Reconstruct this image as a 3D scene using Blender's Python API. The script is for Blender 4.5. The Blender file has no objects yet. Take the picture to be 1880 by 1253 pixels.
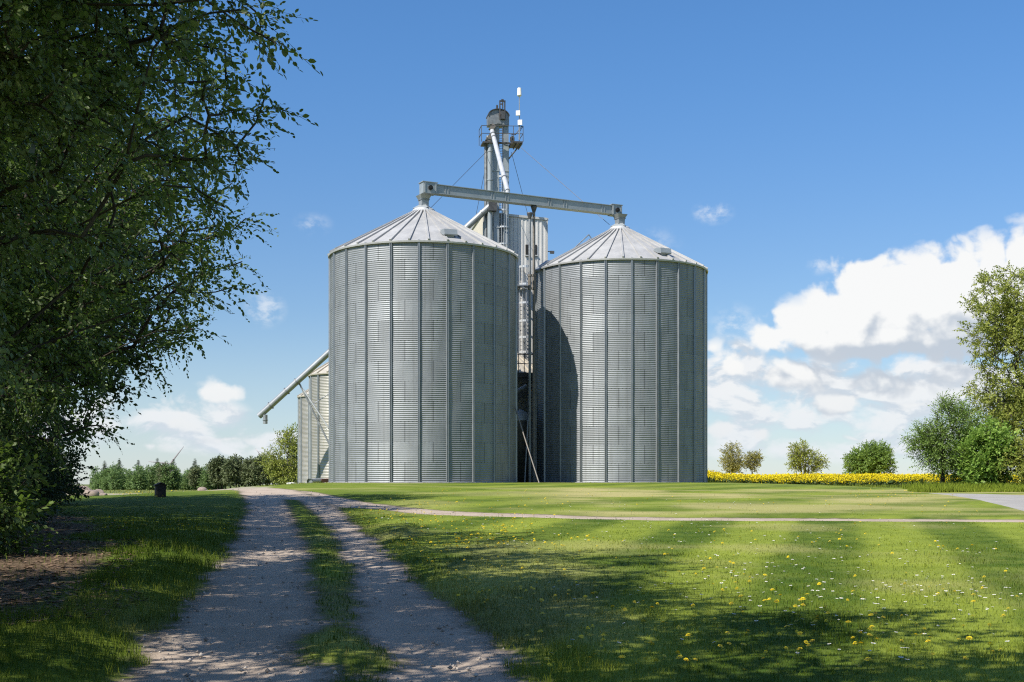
SKYTINT = (.72, 1.04, 1.4)
import bpy, math, random
import numpy as np
from mathutils import Vector, Matrix
R = math.radians
rng = np.random.RandomState(7)
scene = bpy.context.scene
COL = scene.collection
F = 2300.0          # focal length in photo pixels (photo is 1880 wide)
EYE = 1.6
SLOPE = 0.0232
SUN_EL, SUN_AZ = R(47), math.atan2(-0.743, -0.669)   # azimuth clockwise from +Y
TOSUN = Vector((math.sin(SUN_AZ)*math.cos(SUN_EL), math.cos(SUN_AZ)*math.cos(SUN_EL), math.sin(SUN_EL)))

def P(px, py, d):                       # photo pixel at a known distance -> world point
    return Vector(((px-940)/F*d, d, EYE+(888-py)/F*d))
def GP(px, py):                         # photo pixel -> point on the sloping lawn
    d = EYE/(SLOPE+(py-888)/F)
    return ((px-940)/F*d, d)

# ------------------------------------------------------------------ numpy helpers
def sstep(a, b, x):
    t = np.clip((x-a)/(b-a), 0, 1); return t*t*(3-2*t)
def _hash(ix, iy, seed):
    h = (ix.astype(np.int64)*374761393 + iy.astype(np.int64)*668265263 + seed*974634777) & 0x7fffffff
    h = ((h ^ (h >> 13))*1274126177) & 0x7fffffff
    return ((h ^ (h >> 16)) & 0xffff)/65535.0
def vnoise(x, y, s, seed=0):
    x = np.asarray(x, float)/s; y = np.asarray(y, float)/s
    ix = np.floor(x); iy = np.floor(y); fx = x-ix; fy = y-iy
    fx = fx*fx*(3-2*fx); fy = fy*fy*(3-2*fy)
    a = _hash(ix, iy, seed); b = _hash(ix+1, iy, seed); c = _hash(ix, iy+1, seed); d = _hash(ix+1, iy+1, seed)
    return (a*(1-fx)+b*fx)*(1-fy)+(c*(1-fx)+d*fx)*fy
def fbm(x, y, s, seed=0, o=3):
    t = 0; w = 0.5; n = 0
    for i in range(o):
        t = t+w*vnoise(x, y, s/2**i, seed+i*17); n += w; w *= .5
    return t/n
def pseg(px, py, poly):
    """signed distance to a closed polygon, negative inside"""
    px = np.asarray(px, float); py = np.asarray(py, float)
    d = np.full(px.shape, 1e9); ins = np.zeros(px.shape, bool)
    n = len(poly)
    for i in range(n):
        ax, ay = poly[i]; bx, by = poly[(i+1) % n]
        ex, ey = bx-ax, by-ay
        t = np.clip(((px-ax)*ex+(py-ay)*ey)/(ex*ex+ey*ey+1e-12), 0, 1)
        d = np.minimum(d, np.hypot(px-ax-t*ex, py-ay-t*ey))
        c = ((ay > py) != (by > py)) & (px < (bx-ax)*(py-ay)/((by-ay) if by != ay else 1e-9)+ax)
        ins ^= c
    return np.where(ins, -d, d)

# ------------------------------------------------------------------ terrain
def H(x, y):
    x = np.asarray(x, float); y = np.asarray(y, float)
    L = np.full(np.broadcast(x, y).shape, 69.0)
    L = L-23.0*sstep(-10.5, -17.0, x)-14.0*sstep(12.5, 21.0, x)
    k = 6.0
    h = np.clip(0.5+0.5*(L-y)/k, 0, 1)
    m = y*h+L*(1-h)-k*h*(1-h)
    z = SLOPE*np.maximum(m, -30)
    left = sstep(-9, -20, x)*sstep(46, 90, y)
    z = z-left*0.0042*np.clip(y-46, 0, 700)
    right = sstep(6, 20, x)*np.clip(y-95, 0, 400)*0.004
    return z+right

def resample(pts, n=5):
    """Catmull-Rom smoothing of an open list of points"""
    p = [pts[0]]+list(pts)+[pts[-1]]; out = []
    for i in range(1, len(p)-2):
        for k in range(n):
            t = k/n
            q = [0.5*((2*p[i][j])+(-p[i-1][j]+p[i+1][j])*t+(2*p[i-1][j]-5*p[i][j]+4*p[i+1][j]-p[i+2][j])*t*t
                 + (-p[i-1][j]+3*p[i][j]-3*p[i+1][j]+p[i+2][j])*t**3) for j in (0, 1)]
            out.append(tuple(q))
    out.append(tuple(pts[-1])); return out

tl = [GP(*p) for p in [(232, 1253), (268, 1195), (315, 1142), (357, 1094), (396, 1047), (423, 1005), (446, 960), (455, 935), (446, 912), (433, 901)]]
tr = [GP(*p) for p in [(975, 1253), (955, 1208), (888, 1172), (817, 1109), (751, 1056), (698, 1005), (650, 962), (611, 929), (590, 917)]]
# the track keeps going behind the camera
tl = [(-2.0, -26), (-2.2, -8), (-2.35, 0), (-2.55, 5)]+tl
tr = [(1.2, -26), (0.9, -8), (0.75, 0), (0.45, 5)]+tr
far = [GP(560, 905.5), (-9.9, 56.5), (-10.9, 58.5), (-12.4, 60.5), (-15.5, 62)]
farl = [(-19, 55), (-14.8, 53.0)]
TRACK = resample(tl)+farl[::-1]+far[::-1]+resample(tr)[::-1]
up = [GP(*p) for p in [(548, 901), (585, 905.5), (640, 917), (698, 926), (817, 938.5), (960, 943.5), (1099, 949), (1277, 951.5), (1480, 953), (1880, 955.5), (2500, 958)]]
lo = [GP(*p) for p in [(585, 914), (611, 929), (690, 935.5), (757, 943), (850, 948), (960, 951), (1099, 955.5), (1277, 958), (1480, 959), (1880, 961), (2500, 964)]]
SIDE = resample(up)+resample(lo)[::-1]
ss_l = [GP(*p) for p in [(525, 917), (538, 940), (552, 972), (568, 1000), (575, 1030), (583, 1060), (590, 1096), (588, 1120), (580, 1150), (572, 1180), (585, 1220), (606, 1253)]]
ss_r = [GP(*p) for p in [(546, 918), (572, 940), (598, 970), (618, 1000), (630, 1030), (645, 1060), (652, 1090), (645, 1118), (655, 1150), (676, 1180), (690, 1220), (712, 1253)]]
STRIP = resample([(-.95, -26), (-.8, 0)]+ss_l[::-1])+resample(([(-.3, -26), (-.15, 0)]+ss_r[::-1]))[::-1]
ROAD = [GP(*p) for p in [(1699, 907.6), (1740, 911.3), (1800, 921), (1850, 933), (1885, 943), (2050, 985), (2500, 1060)]]+[(40, 30), (40, 40)]+[GP(2000, 915), GP(1880, 911.6), GP(1800, 909.2)]
LITTER = [GP(*p) for p in [(-400, 940), (90, 938), (150, 960), (165, 1000), (172, 1050), (150, 1090), (95, 1125), (20, 1160), (-200, 1200), (-700, 1200)]]
LOT = [(-60, 60), (-30, 56.5), (-21, 55), (-15.5, 54.5), (-12.5, 57.5), (-11.5, 60), (-13.5, 63), (-24, 66), (-62, 76)]

def masks(x, y):
    n1 = (fbm(x, y, 0.9, 3)-.5)*0.5+(vnoise(x, y, .22, 9)-.5)*.22
    big = np.full(x.shape, 3.0)
    near = (x > -45) & (x < 60) & (y > -30) & (y < 90)
    def m(poly, amp=1.0):
        o = big.copy(); o[near] = np.clip(pseg(x[near], y[near], poly), -3, 3)
        return o
    sd_t = m(TRACK)
    sd_s = m(SIDE)
    sd_strip = m(STRIP)
    strip_n = sd_strip+(fbm(x, y, .9, 31)-.5)*.42*sstep(45, 15, y)-0.06+.03*sstep(18, 10, y)
    wob = n1*.75*sstep(3, 9, y)
    dirt = np.minimum(np.maximum(sd_t+wob, -strip_n), sd_s+n1*.3)
    return dict(track=dirt, raw=sd_t, side=sd_s, strip=sd_strip, road=m(ROAD), litter=m(LITTER)+(fbm(x, y, 2.0, 5)-.5)*1.6, lot=m(LOT), n=n1)

# ------------------------------------------------------------------ mesh helpers
def mesh_np(name, verts, faces_by_size, attrs=None, smooth=False, mats=None, corner=None):
    """verts (N,3); faces_by_size: list of int arrays (M,k)"""
    me = bpy.data.meshes.new(name)
    verts = np.asarray(verts, np.float32)
    me.vertices.add(len(verts)); me.vertices.foreach_set('co', verts.ravel())
    fl = [np.asarray(f, np.int32) for f in faces_by_size if len(f)]
    nl = sum(f.size for f in fl); npoly = sum(len(f) for f in fl)
    me.loops.add(nl); me.polygons.add(npoly)
    li = np.concatenate([f.ravel() for f in fl]); tot = np.concatenate([np.full(len(f), f.shape[1], np.int32) for f in fl])
    me.loops.foreach_set('vertex_index', li)
    st = np.concatenate([[0], np.cumsum(tot)[:-1]]).astype(np.int32)
    me.polygons.foreach_set('loop_start', st)
    try: me.polygons.foreach_set('loop_total', tot)
    except Exception: pass
    if smooth: me.polygons.foreach_set('use_smooth', np.ones(npoly, bool))
    for k, v in (attrs or {}).items():
        a = me.attributes.new(k, 'FLOAT', 'POINT'); a.data.foreach_set('value', np.asarray(v, np.float32))
    me.update(calc_edges=True); me.validate()
    return me

def link(name, me, mat=None, parent=None, loc=None):
    o = bpy.data.objects.new(name, me); COL.objects.link(o)
    if mat is not None and len(me.materials) == 0: me.materials.append(mat)
    if parent is not None: o.parent = parent
    if loc is not None: o.location = loc
    return o
def tag(o, label=None, cat=None, group=None, kind=None):
    if label: o['label'] = label
    if cat: o['category'] = cat
    if group: o['group'] = group
    if kind: o['kind'] = kind
    return o
def root(name, loc, label, cat, group=None, rz=0):
    o = bpy.data.objects.new(name, None); COL.objects.link(o)
    o.location = loc; o.rotation_euler = (0, 0, rz); o.empty_display_size = .3
    return tag(o, label, cat, group)
def copy_tree(o, parent=None):
    c = o.copy(); COL.objects.link(c)
    if parent is not None: c.parent = parent
    for ch in list(o.children): copy_tree(ch, c)
    return c

class MB:
    def __init__(s): s.v = []; s.f = []; s.sm = []
    def add(s, vs, fs, smooth=False):
        b = len(s.v); s.v += [tuple(v) for v in vs]; s.f += [tuple(b+i for i in f) for f in fs]; s.sm += [smooth]*len(fs); return s
    def obox(s, c, ax, h):
        c = Vector(c); X, Y, Z = [Vector(a).normalized()*k for a, k in zip(ax, h)]
        vs = [c+X*i+Y*j+Z*k for k in (-1, 1) for j in (-1, 1) for i in (-1, 1)]
        fs = [(0, 2, 3, 1), (4, 5, 7, 6), (0, 1, 5, 4), (2, 6, 7, 3), (0, 4, 6, 2), (1, 3, 7, 5)]
        return s.add(vs, fs)
    def box(s, c, h, rz=0):
        return s.obox(c, ((math.cos(rz), math.sin(rz), 0), (-math.sin(rz), math.cos(rz), 0), (0, 0, 1)), h)
    def bar(s, a, b, w, h, up=(0, 0, 1)):
        a = Vector(a); b = Vector(b); d = b-a; u = Vector(up)
        side = d.cross(u)
        if side.length < 1e-5: side = d.cross(Vector((1, 0, 0)))
        u2 = side.cross(d)
        return s.obox((a+b)/2, (d, side, u2), (d.length/2, w/2, h/2))
    def tube(s, a, b, r, n=10, r2=None, cap=True):
        a = Vector(a); b = Vector(b); d = (b-a).normalized(); r2 = r if r2 is None else r2
        u = d.cross(Vector((0, 0, 1)))
        if u.length < 1e-4: u = Vector((1, 0, 0))
        u.normalize(); w = d.cross(u)
        vs = [a+(u*math.cos(t)+w*math.sin(t))*r for t in [2*math.pi*i/n for i in range(n)]]
        vs += [b+(u*math.cos(t)+w*math.sin(t))*r2 for t in [2*math.pi*i/n for i in range(n)]]
        s.add(vs, [(i, (i+1) % n, n+(i+1) % n, n+i) for i in range(n)], n > 5)
        if cap: s.add(vs[:n], [tuple(range(n))[::-1]]); s.add(vs[n:], [tuple(range(n))])
        return s
    def path(s, pts, r, n=8):
        for a, b in zip(pts[:-1], pts[1:]): s.tube(a, b, r, n)
        return s
    def lathe(s, prof, n=24, c=(0, 0, 0), smooth=True, a0=0, a1=2*math.pi):
        full = abs(a1-a0-2*math.pi) < 1e-6; m = n if full else n+1
        vs = [(c[0]+r*math.cos(a0+(a1-a0)*i/n), c[1]+r*math.sin(a0+(a1-a0)*i/n), c[2]+z) for r, z in prof for i in range(m)]
        fs = []
        for k in range(len(prof)-1):
            for i in range(n):
                j = (i+1) % m; fs.append((k*m+i, k*m+j, (k+1)*m+j, (k+1)*m+i))
        return s.add(vs, fs, smooth)
    def prism(s, poly, ext, z=None):
        """poly: list of Vector points, ext: extrusion Vector"""
        n = len(poly); vs = [Vector(p) for p in poly]+[Vector(p)+Vector(ext) for p in poly]
        return s.add(vs, [(i, (i+1) % n, n+(i+1) % n, n+i) for i in range(n)]+[tuple(range(n))[::-1], tuple(range(n, 2*n))])
    def build(s, name, mat, parent=None, world=False, off=None, recalc=True):
        me = bpy.data.meshes.new(name)
        o3 = Vector((0, 0, 0))
        if parent is not None and world:
            p = parent
            while p is not None: o3 += Vector(p.location); p = p.parent
        if off is not None: o3 = Vector(off)
        me.from_pydata([tuple(Vector(v)-o3) for v in s.v], [], s.f)
        me.polygons.foreach_set('use_smooth', s.sm)
        if recalc:
            import bmesh
            bm = bmesh.new(); bm.from_mesh(me); bmesh.ops.recalc_face_normals(bm, faces=bm.faces); bm.to_mesh(me); bm.free()
        o = link(name, me, mat, parent)
        if parent is None and off is not None: o.location = off
        return o

# ------------------------------------------------------------------ node helpers
class NT:
    def __init__(s, tree): s.t = tree; s.n = tree.nodes; s.l = tree.links
    def node(s, typ, **kw):
        n = s.n.new(typ)
        for k, v in kw.items(): setattr(n, k, v)
        return n
    def put(s, sock, v):
        if isinstance(v, bpy.types.NodeSocket): s.l.new(v, sock)
        elif v is not None:
            if hasattr(sock.default_value, '__len__') and not hasattr(v, '__len__'): v = [v]*len(sock.default_value)
            if hasattr(sock.default_value, '__len__') and len(sock.default_value) == 4 and len(v) == 3: v = (*v, 1)
            sock.default_value = v
    def math(s, op, a, b=None, c=None, clamp=False):
        n = s.node('ShaderNodeMath', operation=op, use_clamp=clamp)
        s.put(n.inputs[0], a); s.put(n.inputs[1], b)
        if c is not None: s.put(n.inputs[2], c)
        return n.outputs[0]
    def vmath(s, op, a, b=None):
        n = s.node('ShaderNodeVectorMath', operation=op)
        s.put(n.inputs[0], a)
        if b is not None: s.put(n.inputs[1], b)
        return n.outputs['Value'] if op in ('LENGTH', 'DOT_PRODUCT') else n.outputs[0]
    def noise(s, vec, scale, detail=4, rough=.5, dist=0):
        n = s.node('ShaderNodeTexNoise'); s.put(n.inputs['Vector'], vec); s.put(n.inputs['Scale'], scale)
        n.inputs['Detail'].default_value = detail; n.inputs['Roughness'].default_value = rough; n.inputs['Distortion'].default_value = dist
        return n.outputs['Fac']
    def mix(s, f, a, b, blend='MIX'):
        n = s.node('ShaderNodeMix', data_type='RGBA', blend_type=blend)
        s.put(n.inputs[0], f); s.put(n.inputs[6], a); s.put(n.inputs[7], b); return n.outputs[2]
    def ss(s, x, a, b, c=0.0, d=1.0):
        n = s.node('ShaderNodeMapRange', interpolation_type='SMOOTHSTEP')
        s.put(n.inputs[0], x); s.put(n.inputs[1], a); s.put(n.inputs[2], b); s.put(n.inputs[3], c); s.put(n.inputs[4], d); return n.outputs[0]
    def attr(s, name): return s.node('ShaderNodeAttribute', attribute_name=name).outputs['Fac']
    def ramp(s, f, stops):
        n = s.node('ShaderNodeValToRGB'); e = n.color_ramp.elements
        while len(e) < len(stops): e.new(.5)
        for k, (p, c) in zip(e, stops): k.position = p; k.color = (*c, 1)
        s.put(n.inputs[0], f); return n.outputs[0]
    def bump(s, h, strength=.3, dist=.02):
        n = s.node('ShaderNodeBump'); n.inputs['Strength'].default_value = strength; n.inputs['Distance'].default_value = dist
        s.put(n.inputs['Height'], h); return n.outputs[0]
    def principled(s, col, rough=.5, metal=0, normal=None, spec=None):
        n = s.node('ShaderNodeBsdfPrincipled'); s.put(n.inputs['Base Color'], col); s.put(n.inputs['Roughness'], rough); s.put(n.inputs['Metallic'], metal)
        if normal is not None: s.l.new(normal, n.inputs['Normal'])
        if spec is not None: n.inputs['Specular IOR Level'].default_value = spec
        return n.outputs[0]
def mat(name):
    m = bpy.data.materials.new(name); m.use_nodes = True
    m.node_tree.nodes.clear(); t = NT(m.node_tree)
    out = t.node('ShaderNodeOutputMaterial')
    return m, t, (lambda sh: t.l.new(sh, out.inputs['Surface']))

# ------------------------------------------------------------------ materials
def simple(name, col, rough=.5, metal=0, var=.12, scale=3, dirt=None):
    m, t, out = mat(name)
    co = t.node('ShaderNodeTexCoord').outputs['Object']
    n = t.noise(co, scale, 5, .6)
    c = t.mix(t.ss(n, .3, .7), tuple(x*(1-var) for x in col), tuple(min(1, x*(1+var)) for x in col))
    if dirt:
        n2 = t.noise(t.vmath('MULTIPLY', co, (1, 1, .25)), scale*1.7, 6, .65)
        c = t.mix(t.ss(n2, .55, .75, 0, .7), c, dirt)
    out(t.principled(c, t.ss(n, .2, .8, rough*.85, min(1, rough*1.15)), metal)); return m

def galvanised(name, col, nst=0, ring=1.118, rough=.42, metal=.7, stain=(.30, .26, .2), stain_amt=.25, seams=True):
    """sheet steel; nst > 0 adds the sheet lay-out of a bin wall (local angle 0 is a stiffener)"""
    m, t, out = mat(name)
    co = t.node('ShaderNodeTexCoord').outputs['Object']
    sx = t.node('ShaderNodeSeparateXYZ'); t.put(sx.inputs[0], co); x, y, z = sx.outputs
    c = tuple(col)
    n = t.noise(co, .9, 6, .65)
    cc = t.mix(t.ss(n, .3, .7), tuple(k*.88 for k in c), tuple(min(1, k*1.08) for k in c))
    streak = t.noise(t.vmath('MULTIPLY', co, (5, 5, .12)), 1.0, 4, .6)
    cc = t.mix(t.ss(streak, .50, .74, 0, stain_amt), cc, stain)
    rg = t.ss(n, .2, .8, rough-.06, rough+.08)
    if nst:
        ang = t.math('MULTIPLY', t.math('ARCTAN2', y, x), nst/(2*math.pi))
        ang = t.math('ADD', ang, float(nst))
        pid = t.math('FLOOR', ang); pf = t.math('FRACT', ang)
        zr = t.math('DIVIDE', z, ring); rid = t.math('FLOOR', zr); rf = t.math('FRACT', zr)
        par = t.math('MODULO', t.math('ADD', pid, rid), 2.0)          # 1 where a sheet ends in this panel
        sheet = t.math('FLOOR', t.math('DIVIDE', t.math('ADD', t.math('ADD', ang, rid), .5), 2.0))
        cb = t.node('ShaderNodeCombineXYZ'); t.put(cb.inputs[0], sheet); t.put(cb.inputs[1], rid)
        wn = t.node('ShaderNodeTexWhiteNoise'); t.put(wn.inputs['Vector'], cb.outputs[0])
        cc = t.mix(t.ss(wn.outputs['Value'], 0, 1, 0, .32), cc, tuple(k*.62 for k in c))
        rg = t.math('ADD', rg, t.ss(wn.outputs['Value'], 0, 1, -.05, .05))
        if seams:
            d = t.math('ABSOLUTE', t.math('SUBTRACT', pf, .5))
            seam = t.math('MULTIPLY', t.ss(d, .012, .026, 1, 0), par)
            dz = t.math('MINIMUM', rf, t.math('SUBTRACT', 1.0, rf))
            bolt = t.math('MULTIPLY', t.ss(dz, .012, .03, 1, 0), t.ss(t.math('ABSOLUTE', t.math('SUBTRACT', t.math('FRACT', t.math('MULTIPLY', ang, 7.0)), .5)), .1, .2, 1, 0))
            k = t.math('MAXIMUM', t.math('MULTIPLY', seam, .62), t.math('MULTIPLY', bolt, .8))
            cc = t.mix(k, cc, (.07, .075, .08))
    out(t.principled(cc, rg, metal)); return m

M = {}
M['bin_wall'] = galvanised('bin_wall_steel', (.265, .28, .29), 22, rough=.56, metal=.28, stain=(.15, .155, .15), stain_amt=.5)
M['stiff'] = galvanised('stiffener_steel', (.30, .32, .33), 0, metal=.5)
M['roof'] = galvanised('roof_steel', (.46, .452, .435), 0, rough=.55, metal=.25, stain=(.5, .5, .5), stain_amt=.2)
M['old_wall'] = galvanised('weathered_bin_steel', (.44, .425, .375), 16, ring=.85, rough=.5, metal=.5, stain=(.45, .36, .24), stain_amt=.5, seams=False)
M['old_roof'] = galvanised('weathered_roof_steel', (.58, .53, .44), 0, rough=.55, metal=.4, stain=(.42, .36, .26), stain_amt=.4)
M['duct'] = galvanised('duct_steel', (.33, .36, .37), 0, rough=.5, metal=.3, stain=(.3, .3, .28), stain_amt=.35)
M['pipe'] = galvanised('pipe_steel', (.33, .345, .35), 0, rough=.45, metal=.4, stain=(.35, .33, .3), stain_amt=.3)
M['white_pipe'] = simple('pale_painted_pipe', (.56, .57, .57), .4, .2, .06, 2, (.5, .42, .34))
M['dark'] = simple('dark_steel', (.085, .085, .085), .55, .4, .25, 4, (.16, .10, .06))
M['grey'] = simple('grey_steel', (.24, .25, .25), .5, .5, .2, 4, (.17, .12, .08))
M['rod'] = simple('rusty_grey_rod', (.20, .18, .155), .6, .3, .2, 6, (.2, .12, .07))
M['wire'] = simple('steel_wire', (.10, .10, .11), .5, .5, .1)
M['clad'] = simple('beige_grey_cladding', (.60, .585, .55), .55, .15, .06, 1.2, (.36, .33, .28))
M['cream'] = simple('sunlit_side_cladding', (.62, .56, .44), .6, .1, .05, 1.2, (.5, .45, .36))  # tower's left face, its sunlit warmth put into the sheet colour
M['trim'] = simple('cladding_trim', (.50, .49, .46), .5, .2, .05)
M['white'] = simple('white_plastic', (.80, .79, .76), .4, 0, .04)
M['ivory'] = simple('ivory_plastic', (.74, .70, .58), .4, 0, .04)
M['black'] = simple('dark_opening', (.012, .012, .012), .8, 0, .2)
M['concrete'] = simple('concrete', (.30, .29, .27), .9, 0, .15, 4)
M['red'] = simple('red_brown_paint', (.17, .045, .03), .6, 0, .2, 5)
M['turbine'] = simple('turbine_white', (.30, .27, .27), .4, 0, .02)
M['wood'] = simple('dark_weathered_wood', (.035, .028, .022), .85, 0, .35, 9)
M['stone'] = simple('pink_granite', (.30, .235, .19), .9, 0, .3, 5, (.22, .2, .17))

def leaf_mat(name, dark, light, trans=.35, rough=.5, tcol=None):
    m, t, out = mat(name)
    a = t.attr('rnd')
    c = t.mix(a, dark, light)
    pb = t.principled(c, rough, 0, None, .35)
    tr = t.node('ShaderNodeBsdfTranslucent'); t.put(tr.inputs[0], t.mix(a, tuple(k*1.2 for k in (tcol or dark)), tuple(k*1.3 for k in (tcol or light))))
    mx = t.node('ShaderNodeMixShader'); mx.inputs[0].default_value = trans
    t.l.new(pb, mx.inputs[1]); t.l.new(tr.outputs[0], mx.inputs[2]); out(mx.outputs[0]); return m
def bark_mat(name, c1, c2, sc=6):
    m, t, out = mat(name)
    co = t.node('ShaderNodeTexCoord').outputs['Object']
    n = t.noise(t.vmath('MULTIPLY', co, (1, 1, .25)), sc, 6, .7)
    out(t.principled(t.mix(t.ss(n, .35, .65), c1, c2), .9, 0, t.bump(n, .6, .03), .2)); return m
M['bark'] = bark_mat('dark_bark', (.028, .023, .018), (.075, .062, .048))
M['bark_pale'] = bark_mat('grey_bark', (.09, .08, .065), (.19, .17, .145))
M['leaf_near'] = leaf_mat('grey_green_leaves', (.080, .125, .038), (.25, .31, .125), .36, .42, (.12, .20, .03))
M['leaf_mid'] = leaf_mat('deep_green_leaves', (.055, .095, .024), (.15, .21, .06), .36, .5, (.12, .20, .025))
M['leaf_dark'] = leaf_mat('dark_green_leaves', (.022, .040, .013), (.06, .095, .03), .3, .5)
M['leaf_bright'] = leaf_mat('fresh_green_leaves', (.13, .24, .035), (.30, .43, .08), .35, .5)
M['leaf_olive'] = leaf_mat('olive_leaves', (.19, .23, .035), (.40, .43, .09), .35, .55)
M['leaf_brown'] = leaf_mat('budding_olive_brown_leaves', (.22, .21, .06), (.38, .36, .12), .35, .55)
M['leaf_birch'] = leaf_mat('pale_birch_leaves', (.11, .19, .055), (.22, .31, .10), .35, .6)
M['leaf_dome'] = leaf_mat('green_dome_leaves', (.12, .20, .04), (.26, .37, .08), .35, .5)
M['needle'] = leaf_mat('dark_needles', (.045, .065, .032), (.10, .125, .06), .1, .6)
M['needle_pine'] = leaf_mat('pine_needles', (.095, .12, .05), (.19, .22, .09), .1, .6)
# ------------------------------------------------------------------ camera, sun, sky
cam = bpy.data.cameras.new('camera'); cam.sensor_width = 36; cam.lens = F/1880*36
cam.shift_y = (888-626.5)/1880; cam.clip_end = 8000; cam.clip_start = .05
co = bpy.data.objects.new('camera', cam); COL.objects.link(co); co.location = (0, 0, EYE); co.rotation_euler = (R(90), 0, 0)
scene.camera = co
sun = bpy.data.lights.new('sun', 'SUN'); sun.energy = 5.0; sun.angle = R(.5); sun.color = (1, .95, .87)
so = bpy.data.objects.new('sun', sun); COL.objects.link(so); so.location = (-40, -40, 60)
so.rotation_euler = TOSUN.to_track_quat('Z', 'Y').to_euler()
vs = scene.view_settings; scene.display_settings.display_device = 'sRGB'
vs.view_transform = 'Standard'; vs.look = 'None'; vs.exposure = 0.4; vs.gamma = 1; vs.use_curve_mapping = False
scene.render.engine = 'CYCLES'
scene.cycles.max_bounces = 6; scene.cycles.diffuse_bounces = 3; scene.cycles.glossy_bounces = 3; scene.cycles.transmission_bounces = 4
scene.cycles.transparent_max_bounces = 4; scene.cycles.caustics_reflective = False; scene.cycles.caustics_refractive = False
scene.cycles.use_denoising = False; scene.cycles.pixel_filter_type = 'BLACKMAN_HARRIS'; scene.cycles.filter_width = 1.15

w = bpy.data.worlds.new('World'); scene.world = w; w.use_nodes = True
w.node_tree.nodes.clear(); t = NT(w.node_tree)
out = t.node('ShaderNodeOutputWorld'); bg = t.node('ShaderNodeBackground')
sky = t.node('ShaderNodeTexSky', sky_type='NISHITA'); sky.sun_disc = False
sky.sun_elevation = SUN_EL; sky.sun_rotation = SUN_AZ % (2*math.pi); sky.altitude = 50; sky.air_density = 1.0; sky.dust_density = .1; sky.ozone_density = 3.0
SKY = .088
# --- clouds: a field of cumulus given by direction (azimuth, elevation), lit from the sun's side
def CD(px, py):
    az = math.atan2(px-940, F); return az, math.atan((888-py)/F*math.cos(az))
BLOBS = [  # x, y, rx, ry, strength  (photo pixels, turned into directions)
 (1425, 622, 60, 34, 1.15), (1475, 600, 72, 50, 1.25), (1520, 570, 66, 58, 1.3), (1580, 560, 85, 80, 1.4), (1650, 565, 98, 86, 1.45), (1730, 560, 108, 94, 1.45), (1820, 548, 110, 98, 1.45), (1930, 535, 130, 105, 1.45), (2080, 560, 150, 100, 1.3),
 (1640, 612, 250, 46, 1.3), (1330, 668, 70, 42, .75), (1300, 640, 50, 30, .55), (1465, 692, 80, 40, .95), (1620, 702, 120, 40, .85), (1760, 690, 110, 48, .8), (1540, 748, 95, 32, .85), (1690, 745, 90, 22, .55),
 (1330, 785, 70, 26, .7), (1405, 800, 46, 18, .75), (1310, 745, 60, 22, .6), (1460, 826, 50, 20, .75), (1570, 810, 60, 14, .45), (1640, 795, 40, 12, .55), (1370, 838, 80, 12, .45), (1530, 846, 70, 12, .4), (1720, 815, 90, 14, .4),
 (400, 722, 60, 32, .9), (350, 745, 90, 38, .75), (330, 778, 90, 24, .65), (420, 812, 260, 26, .42), (280, 815, 160, 28, .45), 
 (-300, 650, 220, 90, 1), (-700, 700, 260, 120, 1), (2700, 640, 260, 110, 1), (2400, 720, 300, 60, .8)]
WISPS = [(487, 568, 46, 40, 1), (1308, 391, 46, 26, 1), (575, 412, 44, 26, .6), (1506, 487, 30, 22, .8), (1195, 446, 70, 36, .55), (1350, 600, 60, 50, .8)]
BANK = [(1330, 690, 110, 80, 1.2), (1480, 730, 200, 95, 1.2), (1700, 720, 240, 95, 1.2), (1350, 800, 120, 55, .9), (1560, 820, 260, 40, .7), (1950, 730, 240, 100, 1), (340, 775, 140, 62, 1.0), (480, 815, 240, 30, .8), (60, 760, 240, 80, .8)]
g = bpy.data.node_groups.new('cloud_density', 'ShaderNodeTree')
g.interface.new_socket('Vector', in_out='INPUT', socket_type='NodeSocketVector'); g.interface.new_socket('Density', in_out='OUTPUT', socket_type='NodeSocketFloat'); g.interface.new_socket('Cover', in_out='OUTPUT', socket_type='NodeSocketFloat')
gt = NT(g); gi = gt.node('NodeGroupInput'); go = gt.node('NodeGroupOutput'); pv = gi.outputs[0]
wn = gt.node('ShaderNodeTexNoise'); gt.put(wn.inputs['Vector'], pv); wn.inputs['Scale'].default_value = 17; wn.inputs['Detail'].default_value = 3
pw = gt.vmath('ADD', pv, gt.vmath('MULTIPLY', gt.vmath('SUBTRACT', wn.outputs['Color'], (.5, .5, .5)), (.040, .020, 0)))
cur = None
for (bx, by, rx, ry, st) in BLOBS:
    if st < .98 and abs(bx-1640) > 1 and st > .5: rx, ry, st = rx*1.4, ry*1.35, st-.02
    a, e = CD(bx, by); d = gt.vmath('SUBTRACT', pw, (a, e, 0)); d = gt.vmath('MULTIPLY', d, (F/rx, F/ry, 0))
    v = gt.math('SUBTRACT', st, gt.vmath('LENGTH', d))
    cur = v if cur is None else gt.math('SMOOTH_MAX', cur, v, .12)
spz = gt.node('ShaderNodeSeparateXYZ'); gt.put(spz.inputs[0], pv)
behind = gt.math('MAXIMUM', gt.ss(gt.math('ABSOLUTE', spz.outputs[0]), .62, 1.0, 0, 1), gt.ss(spz.outputs[1], .5, .8, 0, 1))
nb = gt.noise(gt.vmath('MULTIPLY', pv, (1, 1.5, 1)), 3.2, 4, .5)
cur = gt.math('MAXIMUM', cur, gt.math('SUBTRACT', gt.math('MULTIPLY', nb, gt.math('MULTIPLY', behind, 2.2)), 1.0))  # unseen cloud cover added out of view and overhead for whiter fill light
n1 = gt.noise(gt.vmath('MULTIPLY', pv, (1, 1.35, 1)), 34, 7, .56)
n2 = gt.noise(gt.vmath('MULTIPLY', pv, (1, 1.6, 1)), 9, 4, .5)
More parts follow.
